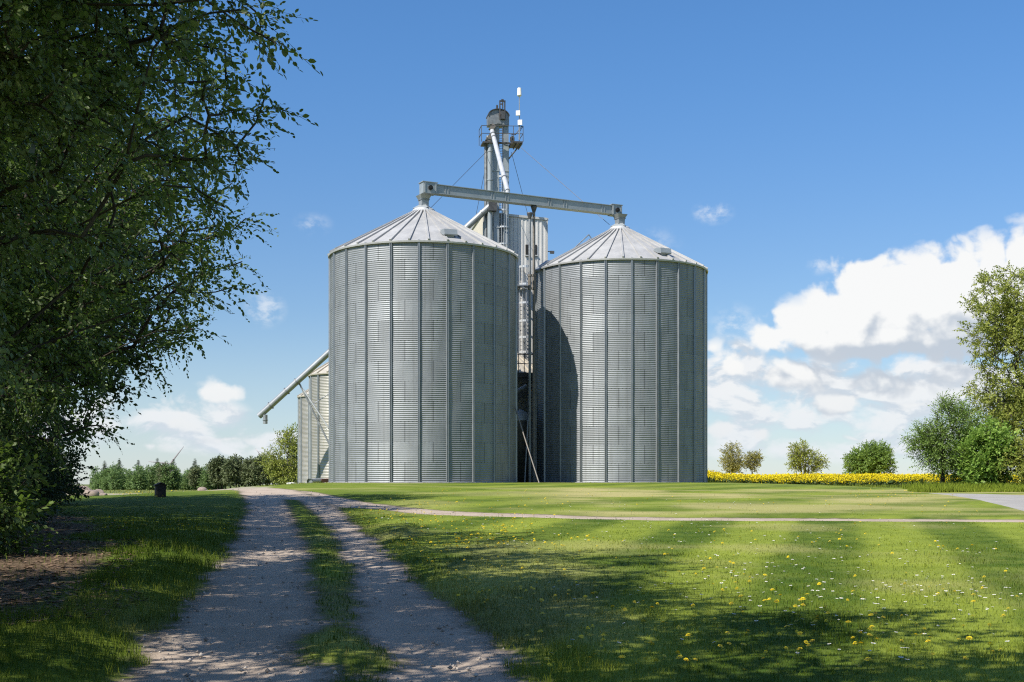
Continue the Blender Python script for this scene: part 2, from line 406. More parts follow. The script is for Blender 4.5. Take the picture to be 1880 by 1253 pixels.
vb = gt.node('ShaderNodeTexVoronoi', feature='F1', voronoi_dimensions='2D'); gt.put(vb.inputs['Vector'], gt.vmath('ADD', pw, gt.vmath('MULTIPLY', wn.outputs['Color'], (.02, .02, 0)))); vb.inputs['Scale'].default_value = 42; vb.inputs['Detail'].default_value = 2.0
dn = gt.math('ADD', cur, gt.math('MULTIPLY', gt.math('SUBTRACT', n1, .5), 1.15))
dn = gt.math('ADD', dn, gt.math('MULTIPLY', gt.math('SUBTRACT', .42, vb.outputs['Distance']), .55))
dn = gt.math('ADD', dn, gt.math('MULTIPLY', gt.math('SUBTRACT', n2, .5), .95))
gt.l.new(dn, go.inputs[0]); gt.l.new(cur, go.inputs[1])
tc = t.node('ShaderNodeTexCoord'); sp = t.node('ShaderNodeSeparateXYZ'); t.l.new(tc.outputs['Generated'], sp.inputs[0])
az = t.math('ARCTAN2', sp.outputs[0], sp.outputs[1]); el = t.math('ARCSINE', sp.outputs[2])
cb = t.node('ShaderNodeCombineXYZ'); t.put(cb.inputs[0], az); t.put(cb.inputs[1], el)
def dens(off):
    n = t.node('ShaderNodeGroup'); n.node_tree = g
    t.put(n.inputs[0], t.vmath('ADD', cb.outputs[0], off)); return n.outputs[0], n.outputs[1]
D0, C0 = dens((0, 0, 0)); D1, C1 = dens((-.004, .010, 0)); D2, C2 = dens((-.010, .030, 0))
alpha = t.ss(D0, .04, .44)
def blobs(lst, vec):
    cur_ = None
    for (bx, by, rx, ry, st) in lst:
        a, e = CD(bx, by); v = t.math('SUBTRACT', st, t.math('MULTIPLY', t.vmath('LENGTH', t.vmath('MULTIPLY', t.vmath('SUBTRACT', vec, (a, e, 0)), (F/rx, F/ry, 0))), st))
        cur_ = v if cur_ is None else t.math('MAXIMUM', cur_, v)
    return cur_
P0 = cb.outputs[0]
wn1 = t.noise(t.vmath('MULTIPLY', P0, (1, 1.4, 1)), 60, 6, .6)
wisp = t.math('MULTIPLY', t.ss(blobs(WISPS, P0), .0, .8), t.ss(wn1, .40, .66, 0, .55))
bk = blobs(BANK, P0)
bn = t.noise(t.vmath('MULTIPLY', P0, (1, 1.9, 1)), 19, 7, .55, .3)
bn2 = t.noise(t.vmath('MULTIPLY', t.vmath('ADD', P0, (-.003, .007, 0)), (1, 1.9, 1)), 19, 7, .55, .3)
bank = t.math('MULTIPLY', t.ss(bk, .0, .35), t.ss(t.math('ADD', bn, t.math('MULTIPLY', bk, .18)), .46, .66, 0, .92))
blit = t.ss(t.math('SUBTRACT', bn, bn2), -.07, .05)
bcol = t.mix(blit, (.47, .52, .58), (.69, .695, .70)); bcol = t.mix(t.ss(el, .02, .09, .45, 0), bcol, (.55, .61, .67))
alpha = t.math('MULTIPLY', alpha, t.ss(C0, .0, .55, .30, 1))
slope = t.math('ADD', t.math('MULTIPLY', t.math('SUBTRACT', D0, D1), .55), t.math('MULTIPLY', t.math('SUBTRACT', D0, D2), .42))
slope = t.math('ADD', t.math('MULTIPLY', slope, .8), t.math('MULTIPLY', t.math('SUBTRACT', C0, C2), .55))
lit = t.ss(slope, -.36, .22)
ccol = t.mix(lit, (.42, .465, .525), (.735, .735, .725))
ccol = t.mix(t.ss(el, .03, .11, .45, 0), ccol, (.50, .55, .60))
skyc = t.mix(1.0, sky.outputs[0], t.mix(t.ss(el, .05, .38), (.80, .87, .97), (.66, 1.03, 1.33)), 'MULTIPLY')
skys = t.vmath('MULTIPLY', skyc, (SKY, SKY, SKY))
haz = t.ss(el, .0, .14, .40, 0.0)
skys = t.mix(haz, skys, (.47, .56, .655))
skys = t.mix(wisp, skys, (.70, .72, .74)); skys = t.mix(bank, skys, bcol)
fin = t.mix(t.math('MULTIPLY', alpha, .96), skys, ccol)
t.l.new(fin, bg.inputs['Color']); bg.inputs['Strength'].default_value = 1.0
t.l.new(bg.outputs[0], out.inputs['Surface'])

# ------------------------------------------------------------------ ground sheet
def graded(lo, hi, segs, grow=1.16):
    a = []
    x = segs[0][0]
    for (s, e, st) in segs:
        n = max(1, int(round((e-s)/st))); a += list(np.linspace(s, e, n, endpoint=False))
    a.append(segs[-1][1])
    st = segs[0][2]; x = segs[0][0]; pre = []
    while x > lo: st *= grow; x -= st; pre.append(x)
    st = segs[-1][2]; x = segs[-1][1]; post = []
    while x < hi: st *= grow; x += st; post.append(x)
    return np.array(pre[::-1]+a+post)
gx = graded(-3500, 3500, [(-20, 24, .2)]); gy = graded(-400, 4200, [(3, 30, .17), (30, 70, .32)])
X, Y = np.meshgrid(gx, gy); xs = X.ravel(); ys = Y.ravel()
mk = masks(xs, ys)
def lawn_tone(x, y, mk=None):
    u = x*.966-y*.26
    warp = (fbm(x, y, 9, 41)-.5)*.35
    st = np.tanh(np.sin(2*np.pi*(u+warp-.2)/2.62)*3.2)*.58  # mowing stripes: light and dark of leaning blades painted into the tone
    upper = (y > 31)
    u2 = x*.80-y*.6
    st2 = np.tanh(np.sin(2*np.pi*(u2+warp)/4.2)*1.6)*.4
    st = np.where(upper, st2, st)*sstep(-6, -1, x)
    tone = .48+.52*st+.38*(fbm(x, y, 2.6, 12)-.5)+.28*(vnoise(x, y, .5, 13)-.5)+.42*(fbm(x, y, .16, 14, 2)-.5)
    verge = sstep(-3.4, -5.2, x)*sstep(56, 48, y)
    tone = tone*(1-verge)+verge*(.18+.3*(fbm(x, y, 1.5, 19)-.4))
    dry = sstep(.50, .76, fbm(x, y, 3.0, 23))*.40+.75*sstep(30, 34, y)*sstep(-1, 4, x)*sstep(.40, .66, fbm(x, y*1.6, 4.0, 29))*sstep(66, 52, y)
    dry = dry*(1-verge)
    far = sstep(62, 95, y)
    return np.clip(tone, 0, 1), np.clip(dry*(1-far), 0, 1)
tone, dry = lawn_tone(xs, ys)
zs = H(xs, ys)
rel = .02*(fbm(xs, ys, 1.1, 51)-.5)+.04*(fbm(xs, ys, 5, 52)-.5)
nearw = sstep(110, 70, ys)*sstep(60, 30, np.abs(xs))
rut = np.clip(np.exp(-((mk['raw']+.75)/.33)**2), 0, 1)*(mk['raw'] < 0)
raised = -.025*rut*nearw*sstep(3, 8, ys)*sstep(50, 40, ys)+sstep(0, .5, mk['track'])*.045*nearw*sstep(0, 6, ys)
bank = sstep(.05, .9, mk['raw'])*(xs < -2.0)*.12*nearw*sstep(34, 20, ys)*(mk['side'] > .5)
def ground_z(x, y):
    m = masks(x, y)
    nw = sstep(110, 70, y)*sstep(60, 30, np.abs(x))
    r = .02*(fbm(x, y, 1.1, 51)-.5)+.04*(fbm(x, y, 5, 52)-.5)
    b = sstep(.05, .9, m['raw'])*(x < -2.0)*.12*nw*sstep(34, 20, y)*(m['side'] > .5)
    return H(x, y)+r*nw+sstep(0, .5, m['track'])*.045*nw*sstep(0, 6, y)+b, m
zs = zs+rel*nearw+raised+bank
nx, ny = len(gx), len(gy)
I = np.arange(nx*ny).reshape(ny, nx)
quads = np.stack([I[:-1, :-1], I[:-1, 1:], I[1:, 1:], I[1:, :-1]], -1).reshape(-1, 4)
cen = lambda a: a[quads].mean(1)
ct, cs, cr = cen(mk['track']), cen(mk['side']), cen(mk['road'])
craw = cen(mk['raw'])
lab = np.zeros(len(quads), int)
lab[craw < 0] = 1
lab[(cs < 0) & (craw >= 0)] = 2
lab[cr < 0] = 3

def grass_colour(t, tone, dry, jit=None):
    c = t.mix(tone, (.047, .092, .006), (.240, .288, .036))
    c = t.mix(dry, c, (.38, .34, .135))
    return c
def ground_material():
    m, t, out = mat('ground_surface')
    pos = t.node('ShaderNodeNewGeometry').outputs['Position']
    nf = t.noise(pos, 5, 5, .65); nff = t.noise(pos, 38, 4, .7); nm = t.noise(pos, 1.1, 4, .6)
    tone = t.math('ADD', t.attr('tone'), t.math('MULTIPLY', t.math('SUBTRACT', nff, .5), .9), clamp=True)
    dry = t.math('ADD', t.attr('dry'), t.math('MULTIPLY', t.math('SUBTRACT', nf, .5), .35), clamp=True)
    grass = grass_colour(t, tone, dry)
    far = t.attr('far')
    grass = t.mix(far, grass, t.mix(nm, (.10, .13, .035), (.17, .19, .06)))
    # gravel and dust of the track
    vor = t.node('ShaderNodeTexVoronoi'); vor.inputs['Scale'].default_value = 48; t.l.new(pos, vor.inputs['Vector'])
    vor2 = t.node('ShaderNodeTexVoronoi'); vor2.inputs['Scale'].default_value = 17; t.l.new(pos, vor2.inputs['Vector'])
    peb = t.math('MULTIPLY', t.ss(vor.outputs['Distance'], .18, .42, 1, 0), t.ss(nff, .45, .6))
    dirt = t.mix(t.ss(nm, .3, .7), (.345, .27, .205), (.47, .38, .30))
    dirt = t.mix(t.ss(nf, .35, .7, 0, .55), dirt, (.47, .39, .31))
    cs_ = t.node('ShaderNodeSeparateColor'); t.l.new(vor.outputs['Color'], cs_.inputs[0])
    dirt = t.mix(t.math('MULTIPLY', peb, .4), dirt, t.mix(cs_.outputs[0], (.10, .09, .085), (.50, .47, .43)))
    rut = t.attr('rut'); dirt = t.mix(t.math('MULTIPLY', rut, .55), dirt, t.mix(t.noise(t.vmath('MULTIPLY', pos, (7, .9, 1)), 1.0, 5, .6), (.40, .32, .25), (.56, .46, .365)))
    dk = t.ss(t.noise(pos, 14, 5, .75), .62, .74, 0, .45)
    dirt = t.mix(dk, dirt, (.085, .07, .055))
    e = t.math('ADD', t.attr('track'), t.math('MULTIPLY', t.math('SUBTRACT', nf, .5), .5))
    e = t.math('ADD', e, t.math('MULTIPLY', t.math('SUBTRACT', nff, .5), .35))
    # bare soil right along the grass edge
    edge = t.math('MULTIPLY', t.ss(t.math('ABSOLUTE', e), .0, .22, 1, 0), .55)
    surf = t.mix(t.ss(e, -.06, .06, 1, 0), grass, dirt)
    surf = t.mix(edge, surf, (.10, .082, .055))
    lit_ = t.mix(t.ss(nff, .35, .65), (.055, .036, .024), t.mix(nf, (.13, .088, .058), (.24, .165, .11)))
    le = t.math('ADD', t.attr('litter'), t.math('MULTIPLY', t.math('SUBTRACT', nf, .5), 1.2))
    surf = t.mix(t.ss(le, -.35, .25, .95, 0), surf, lit_)
    lo_ = t.math('ADD', t.attr('lot'), t.math('MULTIPLY', t.math('SUBTRACT', nm, .5), 1.6))
    surf = t.mix(t.ss(lo_, -.4, .4, .9, 0), surf, t.mix(nf, (.30, .27, .19), (.42, .37, .28)))
    asph = t.mix(t.ss(nm, .3, .7), (.33, .312, .285), (.40, .38, .345))
    asph = t.mix(t.ss(nff, .4, .7, 0, .3), asph, (.15, .15, .15))
    surf = t.mix(t.ss(t.attr('road'), -.03, .03, 1, 0), surf, asph)
    h = t.math('ADD', t.math('MULTIPLY', nff, .5), t.math('ADD', t.math('MULTIPLY', peb, .5), t.math('MULTIPLY', nf, 1.2)))
    out(t.principled(surf, .95, 0, t.bump(h, .35, .03), .15)); return m
M['ground'] = ground_material()
allv = np.stack([xs, ys, zs], -1)
farw = sstep(70, 120, ys)+sstep(-24, -40, xs)*sstep(40, 70, ys)
for k, nm in enumerate(['ground', 'dirt_track', 'gravel_path', 'asphalt_road']):
    q = quads[lab == k]
    u, inv = np.unique(q, return_inverse=True)
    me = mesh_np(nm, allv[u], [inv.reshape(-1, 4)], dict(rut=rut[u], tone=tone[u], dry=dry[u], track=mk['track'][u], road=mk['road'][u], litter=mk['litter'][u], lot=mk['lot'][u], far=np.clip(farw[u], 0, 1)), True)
    o = tag(link(nm, me, M['ground']), kind='structure')

# ------------------------------------------------------------------ grass blades
def blade_mat():
    m, t, out = mat('grass_blades')
    c = t.vmath('MULTIPLY', grass_colour(t, t.attr('tone'), t.attr('dry')), (1.45, 1.45, 1.45))
    nrm = t.vmath('NORMALIZE', t.vmath('ADD', t.vmath('MULTIPLY', t.node('ShaderNodeNewGeometry').outputs['Normal'], (.55, .55, .55)), (0, 0, .85)))
    pb = t.principled(c, .7, 0, nrm, .08)
    tr = t.node('ShaderNodeBsdfTranslucent'); t.put(tr.inputs[0], t.mix(.12, c, (.16, .26, .01))); t.put(tr.inputs['Normal'], nrm)
    mx = t.node('ShaderNodeMixShader'); mx.inputs[0].default_value = .5
    t.l.new(pb, mx.inputs[1]); t.l.new(tr.outputs[0], mx.inputs[2]); out(mx.outputs[0]); return m
M['blade'] = blade_mat()
def blades(x, y, z, h, wd, tone, dry, lean=.5):
    n = len(x); th = rng.rand(n)*2*np.pi; ph = rng.rand(n)*2*np.pi
    base = np.stack([x, y, z-.01], -1)
    sd = np.stack([np.cos(th), np.sin(th), np.zeros(n)], -1)*wd[:, None]*.5
    ln = np.stack([np.cos(ph), np.sin(ph), np.zeros(n)], -1)*(h*lean*rng.rand(n))[:, None]
    mid = base+ln*.35; mid[:, 2] += h*.6
    tip = base+ln; tip[:, 2] += h
    v = np.stack([base-sd, base+sd, mid+sd*.7, mid-sd*.7, tip], 1).reshape(-1, 3)
    b = np.arange(n)[:, None]*5
    return v, b+np.array([[0, 1, 2, 3]]), b+np.array([[3, 2, 4]]), np.repeat(tone, 5), np.repeat(dry, 5)
def scatter(n, y0, y1, p, xl, xr):
    """points denser near the viewer: pdf ~ y^-p, x within a wedge"""
    u = rng.rand(n); a = 1-p
    y = (y0**a+u*(y1**a-y0**a))**(1/a)
    x = xl(y)+(xr(y)-xl(y))*rng.rand(n); return x, y
parts = []
for (n, y0, y1, p) in [(330000, 6.5, 62, 1.25)]:
    x, y = scatter(n, y0, y1, p, lambda y: -.47*y-1.2, lambda y: .45*y+1.2)
    z, mm = ground_z(x, y)
    e = mm['track']+(vnoise(x, y, .2, 77)-.5)*.25
    strip_zone = (mm['raw'] < 0) & (mm['strip'] < .45)
    keep = (e > .03) & (mm['road'] > .05) & (mm['lot'] > rng.rand(n)*1.2-.3) & ((mm['litter'] > .1) | (rng.rand(n) < .05))
    keep &= ~(strip_zone & (rng.rand(n) > np.where(y < 18, .55, .8)))
    x, y, z, e, sz = x[keep], y[keep], z[keep], e[keep], strip_zone[keep]
    raw = mm['raw'][keep]
    tn, dr = lawn_tone(x, y)
    tn = np.where(sz, .3*vnoise(x, y, .4, 5), tn); dr = np.where(sz, sstep(.5, .8, vnoise(x, y, .35, 8))*.5, dr)
    verge = sstep(-2.6, -4.2, x)*sstep(52, 46, y)
    clump = fbm(x, y, .45, 61)
    edge = sstep(.7, .05, np.minimum(np.abs(raw), np.abs(e)))*(~sz)
    h = (.022+.024*rng.rand(len(x)))*(1+.9*sstep(.5, .8, clump))
    h = h*(1+edge*.9)+verge*(.03+.11*rng.rand(len(x))*sstep(.35, .7, clump))
    h = np.where(sz, .022+.035*rng.rand(len(x)), h)
    wd = .0042*(y/9)**.85*(.7+.7*rng.rand(len(x)))
    h = h*(1-.45*sstep(12, 30, y))*(1-.35*sstep(28, 36, y))*(1-.6*sstep(.9, .1, mm['side'][keep]))*(1-.55*sstep(28, 44, y)*(x < -6))
    parts.append(blades(x, y, z, h, wd, np.clip(tn+(rng.rand(len(x))-.5)*.36, 0, 1.15), np.clip(dr+(rng.rand(len(x))-.6)*.4, 0, 1), .75))
# rough grass: at the foot of the rape field, round the right-hand bushes, along the bins
def rough(x, y, hh, tone_, dry_):
    z = H(x, y); n = len(x)
    parts.append(blades(x, y, z, hh*(.4+.8*rng.rand(n)), .02+.03*rng.rand(n), np.clip(tone_+(rng.rand(n)-.5)*.5, 0, 1), np.full(n, dry_), .6))
n = 9000; x = 13.0+40*rng.rand(n); y = 91.5+3.8*rng.rand(n)**.6; rough(x, y, .28, .35, .08)
n = 9000; x = 16.6+14*rng.rand(n); y = 51.3+1.4*rng.rand(n)+.10*(x-16.6); rough(x, y, .17*(1+.9*vnoise(x, y, 1.2, 4)), .62, .0)
n = 5000; x = 18+6*rng.rand(n); y = 53+5*rng.rand(n); rough(x, y, .38, .55, .0)
n = 2500; th = rng.rand(n)*2*np.pi; k = rng.rand(n) < .5
x = np.where(k, -5.25, 6.87)+5.72*np.cos(th); y = np.where(k, 74.5, 79.8)+5.72*np.sin(th); rough(x, y, .10, .45, .2)
n = 4000; x = -19+7.5*rng.rand(n); y = 66+14*rng.rand(n); rough(x, y, .16, .5, .25)
n = 9000; x = -95+85*rng.rand(n); y = 95+150*rng.rand(n); rough(x, y, .22, .6, .35)
V = []; Q = []; T3 = []; tn = []; dr = []; b = 0
for v, q, t3, a1, a2 in parts:
    V.append(v); Q.append(q+b); T3.append(t3+b); tn.append(a1); dr.append(a2); b += len(v)
me = mesh_np('grass', np.concatenate(V), [np.concatenate(Q), np.concatenate(T3)], dict(tone=np.concatenate(tn), dry=np.concatenate(dr)))
tag(link('grass', me, M['blade']), 'short mown lawn grass with longer tufts along the track edges', 'grass', kind='stuff')

# ------------------------------------------------------------------ loose stones on the track
n = 8000
x, y = scatter(n, 7, 60, 1.5, lambda y: -.42*y-.5, lambda y: .06*y+1.2)
z, mm = ground_z(x, y); k = mm['track'] < -.02; x, y, z = x[k], y[k], z[k]; n = len(x)
s = (.004+.016*rng.rand(n)**4)*(1+.03*y)
base = np.array([[1, 0, 0], [0, 1, 0], [-1, 0, 0], [0, -1, 0], [0, 0, .8], [0, 0, -.5]])
a = rng.rand(n)*6.28; sc = .6+.7*rng.rand(n, 6, 3)
bv = base[None]*sc; rx = bv[..., 0]*np.cos(a)[:, None]-bv[..., 1]*np.sin(a)[:, None]; ry = bv[..., 0]*np.sin(a)[:, None]+bv[..., 1]*np.cos(a)[:, None]
v = np.stack([rx, ry, bv[..., 2]], -1)*s[:, None, None]+np.stack([x, y, z+s*.2], -1)[:, None]
tri = np.array([[0, 1, 4], [1, 2, 4], [2, 3, 4], [3, 0, 4], [1, 0, 5], [2, 1, 5], [3, 2, 5], [0, 3, 5]])
m, t, out_ = mat('loose_stone'); out_(t.principled(t.mix(t.attr('rnd'), (.20, .175, .15), (.52, .46, .40)), .9)); M['pebble'] = m
me = mesh_np('gravel', v.reshape(-1, 3), [(np.arange(n)[:, None, None]*6+tri[None]).reshape(-1, 3)], dict(rnd=np.repeat(rng.rand(n), 6)))
tag(link('gravel', me, M['pebble']), 'loose grey and beige stones scattered over the dirt track', 'gravel', kind='stuff')

# dead leaves under the trees
n = 9000
x, y = scatter(n, 8, 40, 1.2, lambda y: -.47*y-1, lambda y: -.30*y+.2)
z, mm = ground_z(x, y); k = (mm['litter'] < .6) & (mm['track'] > .2); x, y, z = x[k], y[k], z[k]; n = len(x)
a = rng.rand(n)*6.28; s = .03+.03*rng.rand(n)
lv = np.array([[-1, 0, 0], [0, -.5, .12], [1, 0, .1], [0, .5, .15]])
c_, s_ = np.cos(a)[:, None], np.sin(a)[:, None]
v = np.stack([lv[None, :, 0]*c_-lv[None, :, 1]*s_, lv[None, :, 0]*s_+lv[None, :, 1]*c_, lv[None, :, 2]*(rng.rand(n, 4)*3-.5)], -1)*s[:, None, None]+np.stack([x, y, z+.012], -1)[:, None]
m, t, out_ = mat('dead_leaf'); out_(t.principled(t.mix(t.attr('rnd'), (.06, .035, .02), (.28, .18, .11)), .8)); M['deadleaf'] = m
me = mesh_np('leaf_litter', v.reshape(-1, 3), [np.arange(n*4).reshape(-1, 4)], dict(rnd=np.repeat(rng.rand(n), 4)))
tag(link('leaf_litter', me, M['deadleaf']), 'brown dead leaves strewn over bare soil under the dark trees', 'leaf litter', kind='stuff')

# ------------------------------------------------------------------ dandelions and daisies
m, t, out_ = mat('dandelion_yellow'); hcol = t.mix(t.attr('head'), (.06, .11, .03), t.mix(t.attr('rnd'), (.80, .56, .010), (.90, .74, .03)))
out_(t.principled(hcol, .6, 0, None, .2)); M['dandelion'] = m
m, t, out_ = mat('daisy_white'); hcol = t.mix(t.attr('head'), (.06, .11, .03), t.mix(t.attr('rnd'), (.75, .75, .72), (.75, .5, .03)))
out_(t.principled(hcol, .6, 0, None, .2)); M['daisy'] = m
def flower(n, rad, hgt, kind, r):
    """stem and rayed head; returns verts, tris, head, rnd"""
    v = []; f = []; hd = []; rd = []
    tx, ty = (r.rand(2)-.5)*.5
    for k in range(3): v += [(.0022*math.cos(k*2.09), .0022*math.sin(k*2.09), -.02)]
    for k in range(3): v += [(.0018*math.cos(k*2.09)+tx*.02, .0018*math.sin(k*2.09)+ty*.02, hgt)]
    f += [(0, 1, 4), (0, 4, 3), (1, 2, 5), (1, 5, 4), (2, 0, 3), (2, 3, 5)]; hd += [0]*6; rd += [0]*6
    layers = [(1, .0, .15), (.8, .006, .4), (.5, .010, .7)] if kind else [(1, 0, .1), (.36, .003, .0)]
    for li, (k, dz, up) in enumerate(layers):
        for i in range(n):
            a = 2*math.pi*(i+.5*li)/n+r.rand()*.15; q = rad*k*(.85+.3*r.rand()); wd = math.pi/n*1.05
            b = len(v)
            for rr, aa in ((.12*q, a), (q, a-wd*.8), (q*1.06, a), (q, a+wd*.8)):
                px, py = rr*math.cos(aa), rr*math.sin(aa)
                v.append((px+tx*.02, py+ty*.02, hgt+dz+px*tx+py*ty+(up*rr*.35)))
            f += [(b, b+1, b+2), (b, b+2, b+3)]; hd += [1]*4; rd += [r.rand() if kind else (1 if li else 0)]*4
    return np.array(v), np.array(f), np.array(hd, float), np.array(rd, float)
def flower_field(name, label, cat, group, kind, zones, rad, hgt, seed):
    r = np.random.RandomState(seed); pts = []
    for (x0, y0, x1, y1, cnt, clus) in zones:
        k = 0
        centres = [(x0+(x1-x0)*r.rand(), y0+(y1-y0)*r.rand()) for _ in range(max(1, cnt//14))]
        while k < cnt:
            if r.rand() < clus:
                c = centres[r.randint(len(centres))]; sy = (c[1]-840)*.10
                px, py = c[0]+r.randn()*sy*3.0, c[1]+r.randn()*sy*.55
            else: px, py = x0+(x1-x0)*r.rand(), y0+(y1-y0)*r.rand()
            if py < 898: continue
            pts.append(GP(px, py)); k += 1
    p = np.array(pts); z, mm = ground_z(p[:, 0], p[:, 1])
    ok = (mm['track'] > .12) & (mm['road'] > .2) & (mm['litter'] > 0) & (mm['raw'] > -.05)
    p = p[ok]; z = z[ok]; d = p[:, 1]+1e-6
    inview = (np.abs(p[:, 0]/d) < .405) & (p[:, 1] > 8.9)
    order = np.argsort(np.where(inview, d, d+1000))
    var = [flower(11 if kind else 9, rad, hgt*(.8+.15*i), kind, r) for i in range(4)]
    mes = [mesh_np(name, v_, [f_], dict(head=h_, rnd=r_)) for v_, f_, h_, r_ in var]
    for i in order[:290]:
        o = link(name, mes[r.randint(4)], M[name]); o.location = (p[i, 0], p[i, 1], z[i]); o.rotation_euler = (0, 0, r.rand()*6.28)
        s = .75+.5*r.rand(); o.scale = (s, s, .7+.6*r.rand()); tag(o, label, cat, group)
    V = []; Fc = []; Hd = []; Rd = []; b = 0
    for i in order[290:]:
        v_, f_, h_, r_ = var[r.randint(4)]; a = r.rand()*6.28; s = .8+.5*r.rand()
        q = v_*s; V.append(np.stack([q[:, 0]*math.cos(a)-q[:, 1]*math.sin(a)+p[i, 0], q[:, 0]*math.sin(a)+q[:, 1]*math.cos(a)+p[i, 1], q[:, 2]+z[i]], -1))
        Fc.append(f_+b); Hd.append(h_); Rd.append(r_); b += len(v_)
    if V:
        me = mesh_np(name+'_patch', np.concatenate(V), [np.concatenate(Fc)], dict(head=np.concatenate(Hd), rnd=np.concatenate(Rd)))
        tag(link(name+'_patch', me, M[name]), 'distant scatter of small '+('yellow dandelion' if kind else 'white daisy')+' flowers in the lawn', cat, kind='stuff')
flower_field('dandelion', 'yellow dandelion in flower, one of many dotted over the mown grass', 'dandelion', 'yellow dandelions in the grass', True,
    [(640, 930, 1000, 1015, 420, .5), (170, 905, 440, 1000, 150, .3), (960, 1090, 1880, 1253, 190, .55), (1000, 965, 1880, 1080, 90, .4), (800, 1010, 1100, 1130, 90, .4),
     (620, 902, 1100, 942, 90, .3), (225, 908, 300, 920, 110, .2), (1560, 903, 1700, 920, 70, .5), (1100, 915, 1800, 950, 50, .3), (700, 990, 960, 1120, 70, .4)], .0205, .07, 5)
flower_field('daisy', 'small white daisy in flower, one of many sprinkled through the mown grass', 'daisy', 'white daisies in the grass', False,
    [(1250, 960, 1800, 1120, 330, .6), (880, 955, 1300, 1010, 170, .6), (1000, 1080, 1880, 1240, 110, .5), (720, 950, 900, 990, 60, .5), (900, 905, 1600, 950, 120, .4), (1500, 1050, 1880, 1160, 90, .5)], .015, .05, 6)

# ------------------------------------------------------------------ rape field in flower
m, t, out_ = mat('rapeseed_plants')
fc = t.mix(t.attr('flower'), t.mix(t.attr('rnd'), (.05, .085, .025), (.12, .16, .05)), t.mix(t.attr('rnd'), (.74, .58, .006), (.92, .78, .03)))
pb = t.principled(fc, .6, 0, None, .2); tr = t.node('ShaderNodeBsdfTranslucent'); t.put(tr.inputs[0], fc)
mx = t.node('ShaderNodeMixShader'); mx.inputs[0].default_value = .3; t.l.new(pb, mx.inputs[1]); t.l.new(tr.outputs[0], mx.inputs[2]); out_(mx.outputs[0]); M['rape'] = m
VV = []; FL = []; RD = []
def quads_rand(c, s, up=.0):
    n = len(c); a = rng.randn(n, 3); a /= np.linalg.norm(a, axis=1)[:, None]; b_ = rng.randn(n, 3); b_ -= (a*b_).sum(1)[:, None]*a; b_ /= np.linalg.norm(b_, axis=1)[:, None]
    a = a*s[:, None]; b_ = b_*(s*.75)[:, None]
    return np.stack([c-a, c-b_, c+a, c+b_], 1)
def rape(n, x0, x1, y0, y1, heads, hs, stems, leaves, pw=1.0):
    x = x0+(x1-x0)*rng.rand(n); y = y0+(y1-y0)*rng.rand(n)**pw
    front = 95+1.2*(fbm(x, np.zeros(n), 2.2, 71)-.5)
    k = y > front; x, y = x[k], y[k]; n = len(x)
    top = .90+.20*(fbm(x, y, 2.5, 72)-.5)*2+.07*rng.randn(n); z = H(x, y)
    top *= .60+.4*sstep(94.3, 97.0, y+.8*(rng.rand(n)-.5))
    for i in range(heads):
        c = np.stack([x+rng.randn(n)*.12, y+rng.randn(n)*.12, z+top-.18*rng.rand(n)**1.3-.03*i], -1)
        VV.append(quads_rand(c, hs*(.6+.8*rng.rand(n)))); FL.append(np.ones(n)); RD.append(rng.rand(n))
    for i in range(stems):
        bx = x+rng.randn(n)*.08; by = y+rng.randn(n)*.08; w_ = .018+.01*rng.rand(n)
        VV.append(np.stack([np.stack([bx-w_, by, z], -1), np.stack([bx+w_, by, z], -1), np.stack([x+w_*.5, y, z+top-.1], -1), np.stack([x-w_*.5, y, z+top-.1], -1)], 1)); FL.append(np.zeros(n)); RD.append(rng.rand(n))
    for i in range(leaves):
        c = np.stack([x+rng.randn(n)*.15, y+rng.randn(n)*.15, z+top*(.05+.62*rng.rand(n))], -1)
        VV.append(quads_rand(c, .10+.06*rng.rand(n))); FL.append(np.zeros(n)); RD.append(rng.rand(n))
rape(20000, 11, 62, 94.2, 97.8, 8, .045, 3, 7)
rape(17000, 11, 66, 97.2, 106, 7, .058, 0, 1)
rape(26000, 9, 95, 104, 215, 5, .105, 0, 1)
v = np.concatenate(VV).reshape(-1, 3); fl = np.repeat(np.concatenate(FL), 4); rd = np.repeat(np.concatenate(RD), 4)
# closed canopy under the flower heads
cx_, cy_ = np.meshgrid(np.linspace(8, 100, 60), np.linspace(97.5, 216, 60)); cz = H(cx_, cy_)+.80
I2 = np.arange(3600).reshape(60, 60); cq = np.stack([I2[:-1, :-1], I2[:-1, 1:], I2[1:, 1:], I2[1:, :-1]], -1).reshape(-1, 4)+len(v)
v2 = np.concatenate([v, np.stack([cx_, cy_, cz], -1).reshape(-1, 3)])
me = mesh_np('rapeseed_field', v2, [np.concatenate([np.arange(len(v)).reshape(-1, 4), cq])], dict(flower=np.concatenate([fl, np.full(3600, .92)]), rnd=np.concatenate([rd, np.full(3600, .4)])))
tag(link('rapeseed_field', me, M['rape']), 'bright yellow rapeseed crop in full flower on green stems', 'rapeseed crop', kind='stuff')
